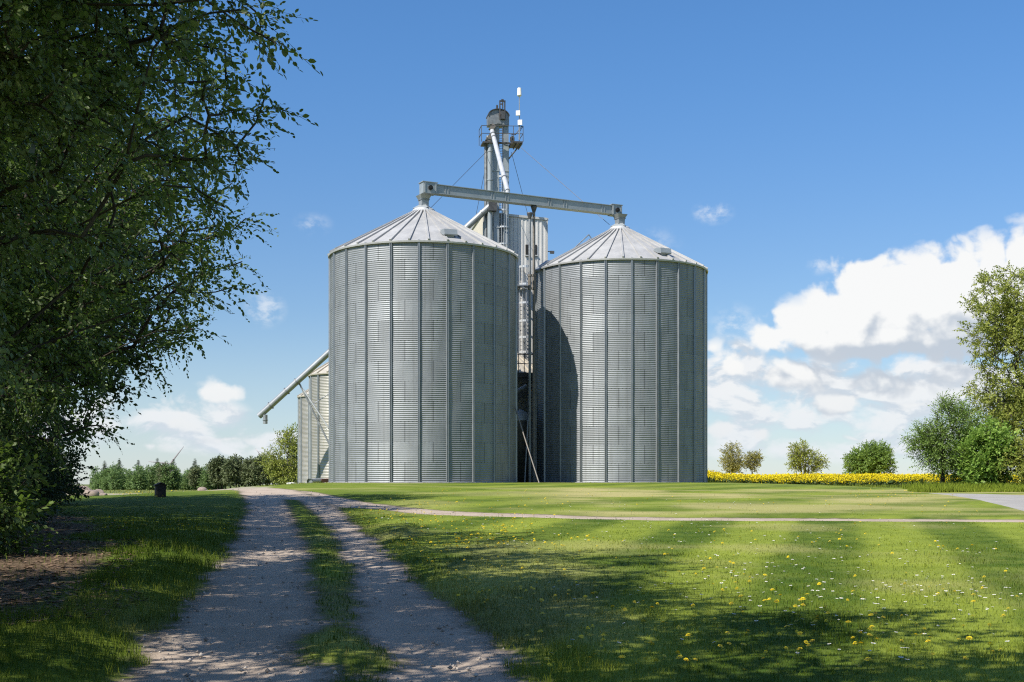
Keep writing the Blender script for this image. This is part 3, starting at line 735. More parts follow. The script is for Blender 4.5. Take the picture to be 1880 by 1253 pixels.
# ------------------------------------------------------------------ grain bins
def bin_wall_mesh(Rr, Hw, pitch, amp, nseg, sub=4):
    n = int(Hw/pitch*sub)+1; z = np.linspace(0, Hw, n)
    r = Rr+amp*np.sin(2*np.pi*z/pitch); a = np.linspace(0, 2*np.pi, nseg, endpoint=False)
    # very slight out-of-round dents so the reflections wander
    dent = .010*np.sin(a*11+1.3)[None]*np.sin(z*1.7)[:, None]+.006*np.sin(a*29)[None]*np.sin(z*3.1)[:, None]
    rr = r[:, None]+dent
    v = np.stack([rr*np.cos(a), rr*np.sin(a), np.repeat(z[:, None], nseg, 1)], -1).reshape(-1, 3)
    i = np.arange(n*nseg).reshape(n, nseg); j = np.roll(i, -1, 1)
    q = np.stack([i[:-1], j[:-1], j[1:], i[1:]], -1).reshape(-1, 4)
    return mesh_np('wall', v, [q], None, True)
def roof_mb(Rr, rise, nrib, over, cap_r, panels_sag=0):
    b = MB(); Ro = Rr+over
    sl = rise/(Rr-cap_r); z0 = -over*sl
    n = nrib*4
    prof = [(Ro, z0), (Rr*.66, (Rr-Rr*.66)*sl+.02), (cap_r, rise)]
    b.lathe(prof, n, smooth=False)
    b.lathe([(Ro, z0), (Ro-.02, z0-.09), (Ro-.10, z0-.09), (Rr-.05, z0+.03)], n, smooth=False)
    for k in range(nrib):
        a = 2*math.pi*(k+.5)/nrib; ca, sa = math.cos(a), math.sin(a)
        p0 = Vector((Ro*ca, Ro*sa, z0+.035)); p1 = Vector((cap_r*ca, cap_r*sa, rise+.035))
        b.bar(p0, p1, .10, .13, (0, 0, 1))
    return b
SUNSIDE = None
def grain_bin(name, label, group, c, Rr, Hw, nst, phase, ring, rise, nrib, vent=None, mats=('bin_wall', 'stiff', 'roof'), pitch=.1118, amp=.017, nseg=132, cap=True, base=True, stw=.15):
    x, y = c; z = float(H(x, y))
    th = math.atan2(-y, -x)+R(phase)
    o = root(name, (x, y, z+.05), label, 'grain silo', group, th)
    link('wall', bin_wall_mesh(Rr, Hw, pitch, amp, nseg), M[mats[0]], o)
    # hat-section stiffener: two folded edges with a groove between them
    b = MB(); wv = stw/2
    prof = [(Rr-.02, -wv), (Rr+.03, -wv), (Rr+.10, -wv*.72), (Rr+.10, -wv*.30), (Rr+.035, -wv*.2), (Rr+.035, wv*.2), (Rr+.10, wv*.30), (Rr+.10, wv*.72), (Rr+.03, wv), (Rr-.02, wv)]
    b.prism([Vector((r_, t_, .0)) for r_, t_ in prof], (0, 0, Hw-.02))
    st = b.build('stiffener', M[mats[1]], o)
    for k in range(1, nst):
        s = st.copy(); COL.objects.link(s); s.parent = o; s.rotation_euler = (0, 0, 2*math.pi*k/nst)
    rb = roof_mb(Rr, rise, nrib, .15, .62 if cap else .3).build('roof', M[mats[2]], o); rb.location = (0, 0, Hw)
    if base:
        MB().lathe([(Rr-.1, -.35), (Rr+.16, -.35), (Rr+.16, .03), (Rr+.02, .03)], 64, smooth=False).build('foundation', M['concrete'], o)
    if cap:
        b = MB(); b.lathe([(.66, rise-.05), (.66, rise+.14), (.60, rise+.20), (.2, rise+.2)], 28)
        for k in range(nrib):
            a = 2*math.pi*k/nrib; b.obox((.72*math.cos(a), .72*math.sin(a), rise+.0), ((math.cos(a), math.sin(a), 0), (-math.sin(a), math.cos(a), 0), (0, 0, 1)), (.07, .02, .03))
        k = b.build('roof_collar', M['white_pipe'], o); k.location = (0, 0, Hw)
        s = MB(); r45 = math.atan2(.40, .916)+math.pi/4-th
        cs_, sn_ = math.cos(r45), math.sin(r45)
        q = lambda a, b_, z_: Vector((a*cs_-b_*sn_, a*sn_+b_*cs_, z_))
        e = .50
        vs = [q(-e, -e, rise+.20), q(e, -e, rise+.20), q(e, e, rise+.20), q(-e, e, rise+.20), q(-.24, -.24, rise+.42), q(.24, -.24, rise+.42), q(.24, .24, rise+.42), q(-.24, .24, rise+.42)]
        s.add(vs, [(0, 1, 5, 4), (1, 2, 6, 5), (2, 3, 7, 6), (3, 0, 4, 7), (3, 2, 1, 0), (4, 5, 6, 7)])
        k = s.build('cap_plate', M['duct'], o); k.location = (0, 0, Hw)
    if vent:
        a = R(vent)-R(phase); rr = Rr-.62; sl = rise/(Rr-.62)
        cz = (Rr-rr)*sl; ca, sa = math.cos(a), math.sin(a); X = Vector((ca, sa, 0)); Yv = Vector((-sa, ca, 0))
        o0 = X*rr+Vector((0, 0, cz))
        pr = [(-.52, .30), (-.36, .42), (.24, .37), (.32, .08), (.27, .02), (-.08, .10)]
        b = MB(); b.prism([o0+X*p+Yv*(-.38)+Vector((0, 0, h_)) for p, h_ in pr], Yv*.76)
        b.bar(o0+X*(-.2)+Vector((0, 0, -.1)), o0+X*(-.1)+Vector((0, 0, .2)), .6, .45, Yv)
        k = b.build('roof_vent', M['duct'], o); k.location = (0, 0, Hw)
    return o
C1 = (-5.25, 74.5); C2 = (6.87, 79.8)
big1 = grain_bin('grain_silo', 'tall corrugated steel silo on the left, its roof carrying the left end of the beam', 'large corrugated steel grain silos', C1, 5.5, 13.4, 22, -2.7, 1.118, 2.65, 33, vent=17)
big2 = grain_bin('grain_silo', 'tall corrugated steel silo on the right, with a curved shadow down its left side', 'large corrugated steel grain silos', C2, 5.42, 13.4, 22, 7.5, 1.118, 2.65, 33, vent=33)
# handrail and hatch ladder on the far side of the right-hand roof
def inlocal(o, pts):
    m = Matrix.Translation(o.location) @ Matrix.Rotation(o.rotation_euler.z, 4, 'Z'); mi = m.inverted()
    return [mi @ Vector(p) for p in pts]
b = MB(); A = inlocal(big2, [P(1043, 467, 81.0), P(1081, 431, 81.6), P(1087, 440, 81.6), P(1065, 455, 81.2), P(1083, 439, 81.6), P(1064, 447, 81.3), P(1066, 456, 81.3)])
b.tube(A[0], A[1], .035, 6); b.tube(A[1], A[2], .03, 6); b.tube(A[3], A[4], .03, 6); b.tube(A[5], A[6], .03, 6)
b.build('handrail', M['grey'], big2)
A = inlocal(big2, [P(985, 497, 77.5), P(1008, 480, 79.5)])
MB().bar(A[0], A[1], .4, .12).build('hatch', M['pipe'], big2)

grp = 'small weathered corrugated silos'
S = [((640-940)/F*95, 95), ((609-940)/F*112, 112)]
grain_bin('small_silo', 'small weathered beige silo partly hidden by the tall left silo, higher of the two', grp, S[0], 2.9, 8.35, 16, -4, .85, 1.6, 20, mats=('old_wall', 'duct', 'old_roof'), nseg=96, cap=False)
grain_bin('small_silo', 'small weathered beige silo behind, leftmost and lowest looking of the silos', grp, S[1], 2.9, 8.45, 16, 3, .85, 1.6, 20, mats=('old_wall', 'duct', 'old_roof'), nseg=96, cap=False)
grain_bin('small_silo', 'small silo with cream roof glimpsed in the gap between the two tall silos', grp, (0.0, 85.5), 2.2, 7.35, 14, 4, .85, 1.45, 18, mats=('old_wall', 'duct', 'old_roof'), nseg=84, cap=False)

# ------------------------------------------------------------------ tower clad in ribbed sheet
U = Vector((.985, .17, 0)).normalized(); Vv = Vector((-.17, .985, 0)).normalized(); Zv = Vector((0, 0, 1))
A0 = P(888, 888, 88.0); A0.z = float(H(A0.x, A0.y))
WID = 4.53; DEP = 7.0; TOPZ = EYE+(888-391)/F*88-A0.z
tw = root('elevator_tower', A0, 'tall box tower clad in ribbed beige sheet behind and between the two silos', 'tower')
def ribbed(a, b_, outn, pitch, depth):
    a = Vector(a); b_ = Vector(b_); L = (b_-a).length; d = (b_-a)/L; n = int(round(L/pitch)); p = L/n; pts = []
    for i in range(n):
        s = a+d*(i*p)
        pts += [s, s+d*(p*.52), s+d*(p*.60)+outn*depth, s+d*(p*.92)+outn*depth]
    return pts
p0 = Vector((0, 0, 0)); p1 = U*WID; p2 = U*WID+Vv*DEP; p3 = Vv*DEP
front = ribbed(p0+U*.06, p1-U*.06, -Vv, .27, .032)
b = MB(); b.prism([p0]+front+[p1, p2, p3], (0, 0, TOPZ))
b.v = [(v[0], v[1], v[2]-(.065*Vector(v).dot(U) if v[2] > 1 else 0)) for v in b.v]; b.build('wall', M['clad'], tw)
side = ribbed(p3, p0+Vv*.05, -U, .27, .012)
b = MB(); b.prism([q-U*.01 for q in side]+[p0+Vv*.05+U*.02, p3+U*.02], (0, 0, TOPZ-.05)); b.build('side_wall', M['cream'], tw)
b = MB()
for s, e, n_ in ((p0, p1, -Vv), (p1, p2, U), (p3, p0, -U)): b.bar(s+Zv*(TOPZ-.065*s.dot(U))+n_*.04, e+Zv*(TOPZ-.065*e.dot(U))+n_*.04, .14, .16)
b.bar(p0-Vv*.03, p0-Vv*.03+Zv*(TOPZ-.1), .12, .12, U); b.bar(p1-Vv*.03, p1-Vv*.03+Zv*(TOPZ-.3), .10, .10, U)
b.build('edge_trim', M['trim'], tw)
def TF(px, py):          # point on the tower front at a photo pixel
    # solve for a along U
    k = (px-940)/F; a = (k*A0.y-A0.x)/(U.x-k*U.y); d = A0.y+U.y*a
    return Vector((A0.x+U.x*a, d, EYE+(888-py)/F*d))
for pxa, pxb in ((964.5, 971.5), (980, 985)):
    q0 = TF(pxa, 468); q1 = TF(pxb, 450); c = (q0+q1)/2
    b = MB(); b.obox(c-Vv*.05, (U, Vv, Zv), (abs((q1-q0).dot(U))/2, .03, abs(q1.z-q0.z)/2)); wnd = b.build('window', M['black'], tw, world=True)
    b = MB(); b.bar(TF(pxa-1.5, 470)-Vv*.09, TF(pxb+1.5, 470)-Vv*.09, .10, .07); b.build('sill', M['trim'], tw, world=True)
b = MB(); q = TF(1003, 462); b.bar(q, q+U*.35, .06, .06); b.obox(q+U*.42-Zv*.05, (U, Vv, Zv), (.14, .1, .09)); b.build('floodlight', M['dark'], tw, world=True)
b = MB()
q = TF(903.5, 470)-Vv*.12; b.bar(q, Vector((q.x, q.y, TF(903.5, 393).z)), .14, .12, U)
q = TF(897, 470)-Vv*.1; b.bar(q, Vector((q.x, q.y, TF(897, 397).z)), .35, .08, Vv)
b.build('gutter', M['grey'], tw, world=True)

# ------------------------------------------------------------------ bucket elevator
B0 = Vector((-.80, 87.83, 0)); B0.z = float(H(B0.x, B0.y)); DB = 87.75
be = root('bucket_elevator', B0, 'slim twin-leg bucket elevator with a round-topped head rising above the tower', 'grain elevator')
zz = lambda py: EYE+(888-py)/F*DB
def E(a, b_, py): return Vector((B0.x, B0.y, 0))+U*a+Vv*b_+Zv*zz(py)
def Epx(px, b_, py): return E((px-919.3)/25.8, b_, py)
for a, w_ in (((910.8-919.3)/25.8, .40), ((928.6-919.3)/25.8, .36)):
    b = MB(); lo_, hi_ = E(a, 0, 232), E(a, 0, 886.5)
    b.bar(hi_, lo_, w_, .36, Vv)
    for py in range(262, 700, 52): b.bar(E(a, 0, py), E(a, 0, py+1.6), w_+.08, .44, Vv)
    b.build('leg', M['duct'], be, world=True)
# head casing: arch in the (U, Z) plane
cx = (914.2-919.3)/25.8; hw = .74
zb, zs_, zt = zz(232.5), zz(216), zz(204)
pr = [(-hw, zb), (-hw, zs_)]+[(-hw*math.cos(t_), zs_+(zt-zs_)*math.sin(t_)) for t_ in np.linspace(.15, math.pi-.15, 14)]+[(hw, zs_), (hw, zb)]
base = Vector((B0.x, B0.y, 0))
b = MB(); b.prism([base+U*(cx+p)+Vv*-.38+Zv*z_ for p, z_ in pr], Vv*.76); hd = b.build('head', M['grey'], be, world=True)
b = MB()
arch = pr[1:-1]
for (pa, za), (pb_, zb_) in zip(arch[:-1], arch[1:]): b.bar(base+U*(cx+pa)+Zv*(za+.02)-Vv*.0, base+U*(cx+pb_)+Zv*(zb_+.02), 1.0, .05, Zv)
b.build('hood', M['dark'], be, world=True)
b = MB()
b.obox(base+U*cx-Vv*.41+Zv*((zb+zs_)/2+.02), (U, Vv, Zv), (hw*.86, .02, .30)); b.obox(base+U*(cx+.02)-Vv*.43+Zv*(zb+.2), (U, Vv, Zv), (.16, .04, .12)); b.build('inspection_panel', M['grey'], be, world=True)
b = MB()
for px in (915.8, 924.8): b.bar(Epx(px, -.52, 223), Epx(px, -.52, 189), .09, .07, Vv)
b.bar(Epx(915, -.52, 189.5), Epx(926, -.52, 189.5), .1, .1); b.bar(Epx(915, -.52, 195), Epx(921, -.52, 195), .08, .08); b.bar(Epx(921, -.52, 190), Epx(921, -.52, 203), .08, .08, Vv)
b.tube(Epx(921, -.62, 212), Epx(921, -.2, 212), .17, 12); b.obox(Epx(921.5, -.5, 219), (U, Vv, Zv), (.13, .14, .13))
b.bar(Epx(912.5, -.1, 206), Epx(912.5, -.1, 194), .12, .12, Vv); b.obox(Epx(920.5, -.5, 187.5), (U, Vv, Zv), (.08, .08, .05))
b.build('motor_hoist', M['dark'], be, world=True)
# ladder with cage between the legs
b = MB()
for px in (916.8, 923.2): b.bar(Epx(px, .05, 470), Epx(px, .05, 235), .04, .04, Vv)
for k in range(78):
    py = 236+k*3.0; b.bar(Epx(916.8, .05, py), Epx(923.2, .05, py), .03, .03)
ld = b.build('ladder', M['pipe'], be, world=True)
b = MB()
def hoop(mb, px, py, r_, b0, wd=.07, th=.02, a0=0, a1=math.pi):
    pts = [Epx(px, b0, py)+U*(r_*math.cos(t_))-Vv*(r_*1.1*math.sin(t_)) for t_ in np.linspace(a0, a1, 9)]
    for a_, c_ in zip(pts[:-1], pts[1:]): mb.bar(a_, c_, th, wd)
for py in (325, 355, 386.5, 417.5, 448.5): hoop(b, 924, py, .40, .05, .11)
for t_ in (.35, 1.1, 1.57, 2.05, 2.8):
    o_ = U*(.40*math.cos(t_))-Vv*(.44*math.sin(t_)); b.bar(Epx(924, .05, 475)+o_, Epx(924, .05, 325)+o_, .05, .02, U)
b.build('ladder_cage', M['white_pipe'], be, world=True)
b = MB()
for px in (930.5, 934): b.bar(Epx(px, .12, 470), Epx(px, .12, 266), .07, .07, Vv)
b.build('cable_conduit', M['grey'], be, world=True)
# platform and railings
b = MB()
fz = 266
def plate(a0_, a1_, b0_, b1_, py, th=.05):
    c = E((a0_+a1_)/2, (b0_+b1_)/2, py); b.obox(c, (U, Vv, Zv), ((a1_-a0_)/2, (b1_-b0_)/2, th))
plate(.62, 1.40, -1.0, .55, fz); plate(-1.35, -.75, -.6, .5, fz); plate(-.75, .62, -.62, -.42, fz)
for a_ in (.66, 1.0, 1.36): b.bar(E(a_, -1.0, fz+2), E(a_, .55, fz+2), .06, .12)
b.bar(E(1.3, -.9, fz+2), E(.55, -.1, fz+26), .07, .07); b.bar(E(-1.2, -.5, fz+2), E(-.7, -.1, fz+20), .07, .07)
pl = b.build('platform', M['dark'], be, world=True)
b = MB(); r_ = .025
crn = [(-1.45, .5), (-1.45, -.65), (1.42, -1.0), (1.42, .55)]
for hpy in (fz-29, fz-15):
    pts = [E(a_, c_, hpy) for a_, c_ in crn]
    b.path(pts, r_, 5)
for a_, c_ in crn+[(0, -.8), (.75, -.92)]: b.tube(E(a_, c_, fz), E(a_, c_, fz-29), r_, 5)
b.tube(Epx(942, -.9, 253), Epx(954, -1, 237), .03, 5); b.tube(Epx(931, -.9, 251), Epx(942, -.9, 253), .03, 5); b.tube(Epx(936, -.9, 251), Epx(936, -.9, 262), .03, 5)
b.build('railing', M['dark'], be, world=True)
b = MB(); b.obox(Epx(938, -.6, 259), (U, Vv, Zv), (.14, .12, .14)); b.tube(Epx(938, -.75, 257), Epx(938, -.4, 257), .13, 10); b.build('winch', M['dark'], be, world=True)
# round down pipes beside the legs
b = MB(); b.path([Epx(905, -.2, 243), Epx(898.8, -.3, 262), Epx(898.8, -.3, 620)], .185, 14)
for py in (280, 332, 384): b.tube(Epx(898.8, -.3, py), Epx(898.8, -.3, py+2.2), .215, 14)
b.build('down_pipe', M['duct'], be, world=True)
b = MB(); b.path([Epx(897, .15, 250), Epx(893.2, .15, 266), Epx(893.2, .15, 620)], .13, 10); b.build('down_pipe', M['grey'], be, world=True)
b = MB(); b.bar(Epx(894, -.3, 263), Epx(905, -.3, 246), .35, .4, Vv); b.bar(Epx(899, -.4, 243), Epx(906, -.4, 233), .3, .3, Vv); b.build('distributor', M['rod'], be, world=True)

# spout from the head down to the beam conveyor
s0, s1 = P(903.5, 241, 87.0), P(932, 351, 77.15)
sp_ = root('grain_spout', s1, 'pale round pipe slanting from the elevator head down to the long beam', 'pipe')
b = MB(); b.tube(s0, s1, .155, 16); b.build('pipe', M['white_pipe'], sp_, world=True)
b = MB(); d_ = (s1-s0)
for f_ in (.06, .12, .80): b.tube(s0+d_*f_, s0+d_*(f_+.012), .19, 16)
b.build('flange', M['grey'], sp_, world=True)
b = MB(); b.tube(s1-d_.normalized()*.12, s1+Vector((0, .02, -.75)), .15, 12); b.build('outlet', M['white_pipe'], sp_, world=True)

# mast with aerial
am = root('antenna_mast', Epx(949.4, -.95, 262), 'thin mast beside the elevator head with a cream drum aerial and two small white boxes', 'antenna mast')
b = MB(); b.tube(Epx(949.4, -.95, 262), Epx(949.4, -.95, 230), .05, 8); b.tube(Epx(949.4, -.95, 230), Epx(949.4, -.95, 184), .03, 8); b.build('pole', M['pipe'], am, world=True)
b = MB(); c = Epx(949.4, -.95, 184); b.lathe([(.03, 0), (.15, .10), (.16, .13), (.145, .14), (.135, .60), (.11, .63), (0, .64)], 18, c); b.build('aerial', M['ivory'], am, world=True)
for px, py, s_ in ((946.6, 214, .145), (950.2, 231, .155)):
    b = MB(); b.obox(Epx(px, -1.05, py), ((.97, -.24, 0), (.24, .97, 0), Zv), (s_, .05, s_*1.15)); b.build('equipment_box', M['white'], am, world=True)

# ------------------------------------------------------------------ beam conveyor over the two roofs
L0, L1 = P(772, 351.5, 73.9), P(1138, 383, 80.3)
zc = (L0.z+L1.z)/2; L0.z = L1.z = zc
dv = (L1-L0).normalized(); nv = Vector((dv.y, -dv.x, 0))      # towards the camera
cv = root('beam_conveyor', L0, 'long grey box beam conveyor spanning from the left silo roof to the right one', 'conveyor')
Lb = (L1-L0).length
b = MB(); b.bar(L0+dv*.9-Zv*.0, L1-dv*.7, .42, .48); b.build('beam', M['duct'], cv, world=True)
b = MB()
for sgn in (-1, 1):
    b.bar(L0+dv*.9+Zv*(sgn*.26)-nv*0, L1-dv*.7+Zv*(sgn*.26), .56, .04)
b.build('flange_strip', M['duct'], cv, world=True)
b = MB()
for f_ in (.115, .335, .405, .62, .70, .90):
    for dx in (-.09, .09): b.bar(L0+dv*(Lb*f_+dx)+nv*.215-Zv*.23, L0+dv*(Lb*f_+dx)+nv*.215+Zv*.23, .05, .05, nv)
b.build('joint_rib', M['duct'], cv, world=True)
e0, e1 = L0+dv*.5, L1-dv*.38
for e_, hl in ((e0, .44), (e1, .36)):
    b = MB(); b.obox(e_-Zv*.0, (dv, nv, Zv), (hl, .30, .32)); b.obox(e_+Zv*.34, (dv, nv, Zv), (hl+.05, .34, .02))
    for q in (-.8, .8): b.bar(e_+dv*(hl*q)+nv*.31-Zv*.3, e_+dv*(hl*q)+nv*.31+Zv*.3, .06, .05, nv)
    eb = b.build('end_box', M['duct'], cv, world=True)
    b = MB(); b.tube(e_+nv*.30, e_+nv*.40, .14, 14); b.tube(e_+nv*.40, e_+nv*.44, .06, 10); b.build('bearing', M['black'], cv, world=True)
def apex(c): return Vector((c[0], c[1], float(H(*c))+.05+13.4+2.65))
for c, e_ in ((C1, e0), (C2, e1)):
    ap = apex(c)+Zv*.40; top = Vector((ap.x, ap.y, e_.z-.32)); mid = top.lerp(ap, .42)
    def ring(pt, s_): return [pt+dv*(s_*i)+nv*(s_*j) for i, j in ((-1, -1), (1, -1), (1, 1), (-1, 1))]
    b = MB(); r0, r1, r2 = ring(top, .36), ring(mid, .235), ring(ap, .225)
    vs = r0+r1+r2; fs = [(k*4+i, k*4+(i+1) % 4, k*4+4+(i+1) % 4, k*4+4+i) for k in (0, 1) for i in range(4)]
    b.add(vs, fs); b.build('drop_chute', M['pipe'], cv, world=True)
    b = MB(); b.obox(mid, (dv, nv, Zv), (.27, .27, .035)); b.build('chute_flange', M['grey'], cv, world=True)

# posts under the beam beside the right silo
for px, py0, mt, rr_, lab_ in ((980.2, 379, 'rod', .085, 'pale slim round post holding the beam, close by the right silo'), (972.6, 391, 'grey', .08, 'dark slim round post with a funnel top beside the pale post')):
    k = (px-940)/F; d = L0.y+(k*L0.y-L0.x)/(dv.x-k*dv.y)*dv.y
    q = P(px, py0, d-.05 if mt == 'rod' else d-.35); gz = float(H(q.x, q.y))
    o = root('support_post', (q.x, q.y, gz), lab_, 'post', 'posts under the beam')
    b = MB(); b.tube((q.x, q.y, gz-.1), (q.x, q.y, q.z-.15), rr_, 12); b.build('shaft', M[mt], o, world=True)
    b = MB(); b.lathe([(rr_, -.4), (rr_*2.2, -.08), (rr_*2.4, 0), (.02, 0)], 12, q); b.build('head', M['dark'], o, world=True)
    b = MB()
    for py in (506, 530): z_ = EYE+(888-py)/F*q.y; b.tube((q.x, q.y, z_-.06), (q.x, q.y, z_+.06), rr_*1.7, 12)
    b.tube((q.x, q.y, EYE+(888-530)/F*q.y), (q.x, q.y, EYE+(888-506)/F*q.y), rr_*1.35, 12); b.build('sleeve', M['rod'], o, world=True)

# caged ladder up the tower
q = TF(960, 500); lr = root('caged_ladder', (q.x, q.y, A0.z+7.4), 'pale caged ladder climbing the tower face in the gap between the tall silos', 'ladder')
b = MB()
for px in (953.5, 961): b.bar(TF(px, 655)-Vv*.25, TF(px, 488)-Vv*.25, .045, .045, Vv)
for py in np.arange(492, 655, 7.2): b.bar(TF(953.5, py)-Vv*.25, TF(961, py)-Vv*.25, .03, .03)
b.build('ladder', M['pipe'], lr, world=True)
b = MB()
def thoop(px, py, r_):
    c = TF(px, py)-Vv*.25; pts = [c+U*(r_*math.cos(t_))-Vv*(r_*math.sin(t_)*1.15) for t_ in np.linspace(0, math.pi, 9)]
    for a_, c_ in zip(pts[:-1], pts[1:]): b.bar(a_, c_, .03, .14)
for py in (492, 524, 558, 591, 621, 648): thoop(962.5, py, .40)
for t_ in (.2, .9, 1.57, 2.25, 2.95):
    o_ = U*(.40*math.cos(t_))-Vv*(.46*math.sin(t_)-.0)-Vv*.25; b.bar(TF(962.5, 650)+o_, TF(962.5, 490)+o_, .06, .025, U)
b.build('cage', M['white_pipe'], lr, world=True)
b = MB(); b.bar(TF(945, 528)-Vv*.5, TF(969, 528)-Vv*.5, .8, .10); b.bar(TF(946, 526)-Vv*.85, TF(962, 534)-Vv*.85, .06, .08); b.build('landing', M['grey'], lr, world=True)

# catwalk in the gap
dW = 82.6
cw = root('catwalk', P(962, 688, dW), 'black steel catwalk with square railings bridging the gap between the tall silos', 'catwalk')
b = MB(); b.obox(P(958, 690, dW), ((1, 0, 0), (0, 1, 0), Zv), (1.15, .5, .16)); b.bar(P(930, 697, dW-.3), P(986, 697, dW-.3), .14, .2); b.build('deck', M['dark'], cw, world=True)
b = MB()
for py in (650, 667): b.bar(P(930, py, dW-.5), P(986, py+2, dW-.5), .05, .05)
for px in (938, 952, 962.5, 974, 985): b.bar(P(px, 686, dW-.5), P(px, 650, dW-.5), .055, .055, (0, 1, 0))
b.build('railing', M['dark'], cw, world=True)
b = MB(); b.bar(P(944, 733, dW), P(980, 700, dW), .1, .12); b.bar(P(944, 741, dW), P(980, 709, dW), .1, .12); b.bar(P(952, 690, dW+.3), P(966, 690, dW+.3), .1, .3); b.build('bracing', M['dark'], cw, world=True)

# sloping poles in the gap
for a_, c_, r_, m_, lab_ in ((P(945.5, 748, 73.2), P(990.5, 889.6, 70.6), .04, 'rod', 'thin pale pole leaning from the left silo to the grass before the right silo'), (P(970, 758, 77.0), P(963, 889, 76.4), .055, 'grey', 'thin dark grey pole standing nearly upright inside the gap')):
    b = MB(); b.tube(c_, a_, r_, 8); b.tube(c_, c_+Vector((0, 0, .05)), r_*2.2, 8); tag(b.build('leaning_pole', M[m_], None, off=c_), lab_, 'pole', 'poles in the gap')

# domed tank standing in the gap
tx, ty = .42, 79.0; tz = float(H(tx, ty))
tk = root('tank', (tx, ty, tz), 'narrow grey tank with a domed top standing in the dark gap between the tall silos', 'tank')
b = MB(); b.lathe([(.0, -.05), (.64, -.05), (.64, 4.0)], 28); b.build('body', M['dark'], tk)
b = MB(); b.lathe([(.68, 3.95), (.68, 4.02)]+[(.66*math.cos(a_), 4.02+.66*math.sin(a_)) for a_ in np.linspace(.1, math.pi/2, 8)], 28); b.build('dome', M['duct'], tk)
b = MB(); b.tube((-.1, -.2, 4.6), (-.5, .3, 5.6), .14, 12); b.tube((-.5, .3, 5.6), (.5, .9, 6.2), .14, 12); b.build('duct', M['grey'], tk)

# ------------------------------------------------------------------ long loading pipe to the left
q0, q1 = P(475.5, 764.5, 90.0), P(905, 374, 87.3)
lp = root('loading_pipe', P(487, 778, 90), 'long grey pipe sloping down to the left with a short downward spout at its end', 'pipe')
d_ = q1-q0
b = MB(); b.tube(q0, q1, .225, 16); b.build('pipe', M['pipe'], lp, world=True)
b = MB()
for f_ in (.05, .12, .165, .42, .60, .955): b.tube(q0+d_*f_, q0+d_*(f_+.003), .29, 16)
b.build('flange', M['grey'], lp, world=True)
b = MB(); c = P(487, 762, 89.9); b.tube(c, P(487, 778.5, 89.9), .165, 14); b.tube(P(487, 771, 89.9), P(487, 772.3, 89.9), .21, 14); b.build('spout', M['pipe'], lp, world=True)
b = MB(); b.obox(P(904, 379, 87.2), (U, Vv, Zv), (.28, .25, .35)); b.build('valve_box', M['dark'], lp, world=True)
pb0, pb1 = P(549, 703, 89.6), P(641, 890, 89.0)
b = MB(); b.bar(pb0, pb1, .10, .10); b.build('brace', M['grey'], lp, world=True)
b = MB(); b.tube(P(557, 716, 89.5), P(603, 786, 89.3), .055, 8); b.tube(P(597, 790, 89.3), P(603, 786, 89.3), .03, 6); b.tube(P(570, 746, 89.4), P(606, 722, 91.5), .03, 6); b.build('stay', M['white_pipe'], lp, world=True)

# guy wires
for a_, c_, lab_ in ((P(893, 279, 87.5), P(788, 385, 74.5), 'thin guy wire running from the elevator platform left to the left silo top'),
                     (P(955, 270, 87.2), P(1119, 413, 79.8), 'thin guy wire running from the elevator platform right to the right silo top'),
                     (P(895, 290, 87.9), P(873, 400, 90.0), 'short steep guy wire left of the elevator legs'),
                     (P(939, 280, 87.9), P(970, 398, 90.5), 'short steep guy wire right of the elevator legs')):
    b = MB(); b.tube(a_, c_, .016, 5); tag(b.build('guy_wire', M['wire'], None, off=c_), lab_, 'wire', 'guy wires of the elevator')

# ------------------------------------------------------------------ small things on the ground
q = P(570, 884.5, 84.5); gz = float(H(q.x, q.y))
au = root('grain_auger', (q.x, q.y, gz), 'grey auger tube on a red-brown frame lying at the foot of the small silos', 'auger')
a0_, a1_ = P(569, 884.6, 84.5), P(616, 881.5, 88.5)
b = MB(); b.tube(a0_, a0_+(a1_-a0_)*.45, .19, 16, cap=False); b.tube(a0_, a0_+(a1_-a0_)*.03, .23, 16, cap=False); b.tube(a0_+(a1_-a0_)*.02, a0_+(a1_-a0_)*.04, .17, 16); tb = b.build('tube', M['pipe'], au, world=True)
b = MB(); b.bar(a0_+(a1_-a0_)*.35, a1_, .42, .26); b.bar(P(585, 884, 85.6), P(585, 888.5, 85.6), .1, .1, (0, 1, 0)); b.bar(P(604, 882, 87.2), P(604, 888.5, 87.2), .1, .1, (0, 1, 0)); b.build('frame', M['red'], au, world=True)
q = P(538, 891.5, 79); q.z = float(H(q.x, q.y))
b = MB(); pts = [(-.40, 0), (-.44, .36), (-.1, .40), (.34, .30), (.40, .05), (.2, -.02)]
b.prism([q+Vector((a_, 0, c_)) for a_, c_ in pts], (0, .4, 0)); b.prism([q+Vector((a_*.8, -.06, c_*.8)) for a_, c_ in pts], (0, .05, 0))
tag(b.build('white_tub', M['white'], None, off=q), 'low white tub left standing beside the track near the small silos', 'tub')

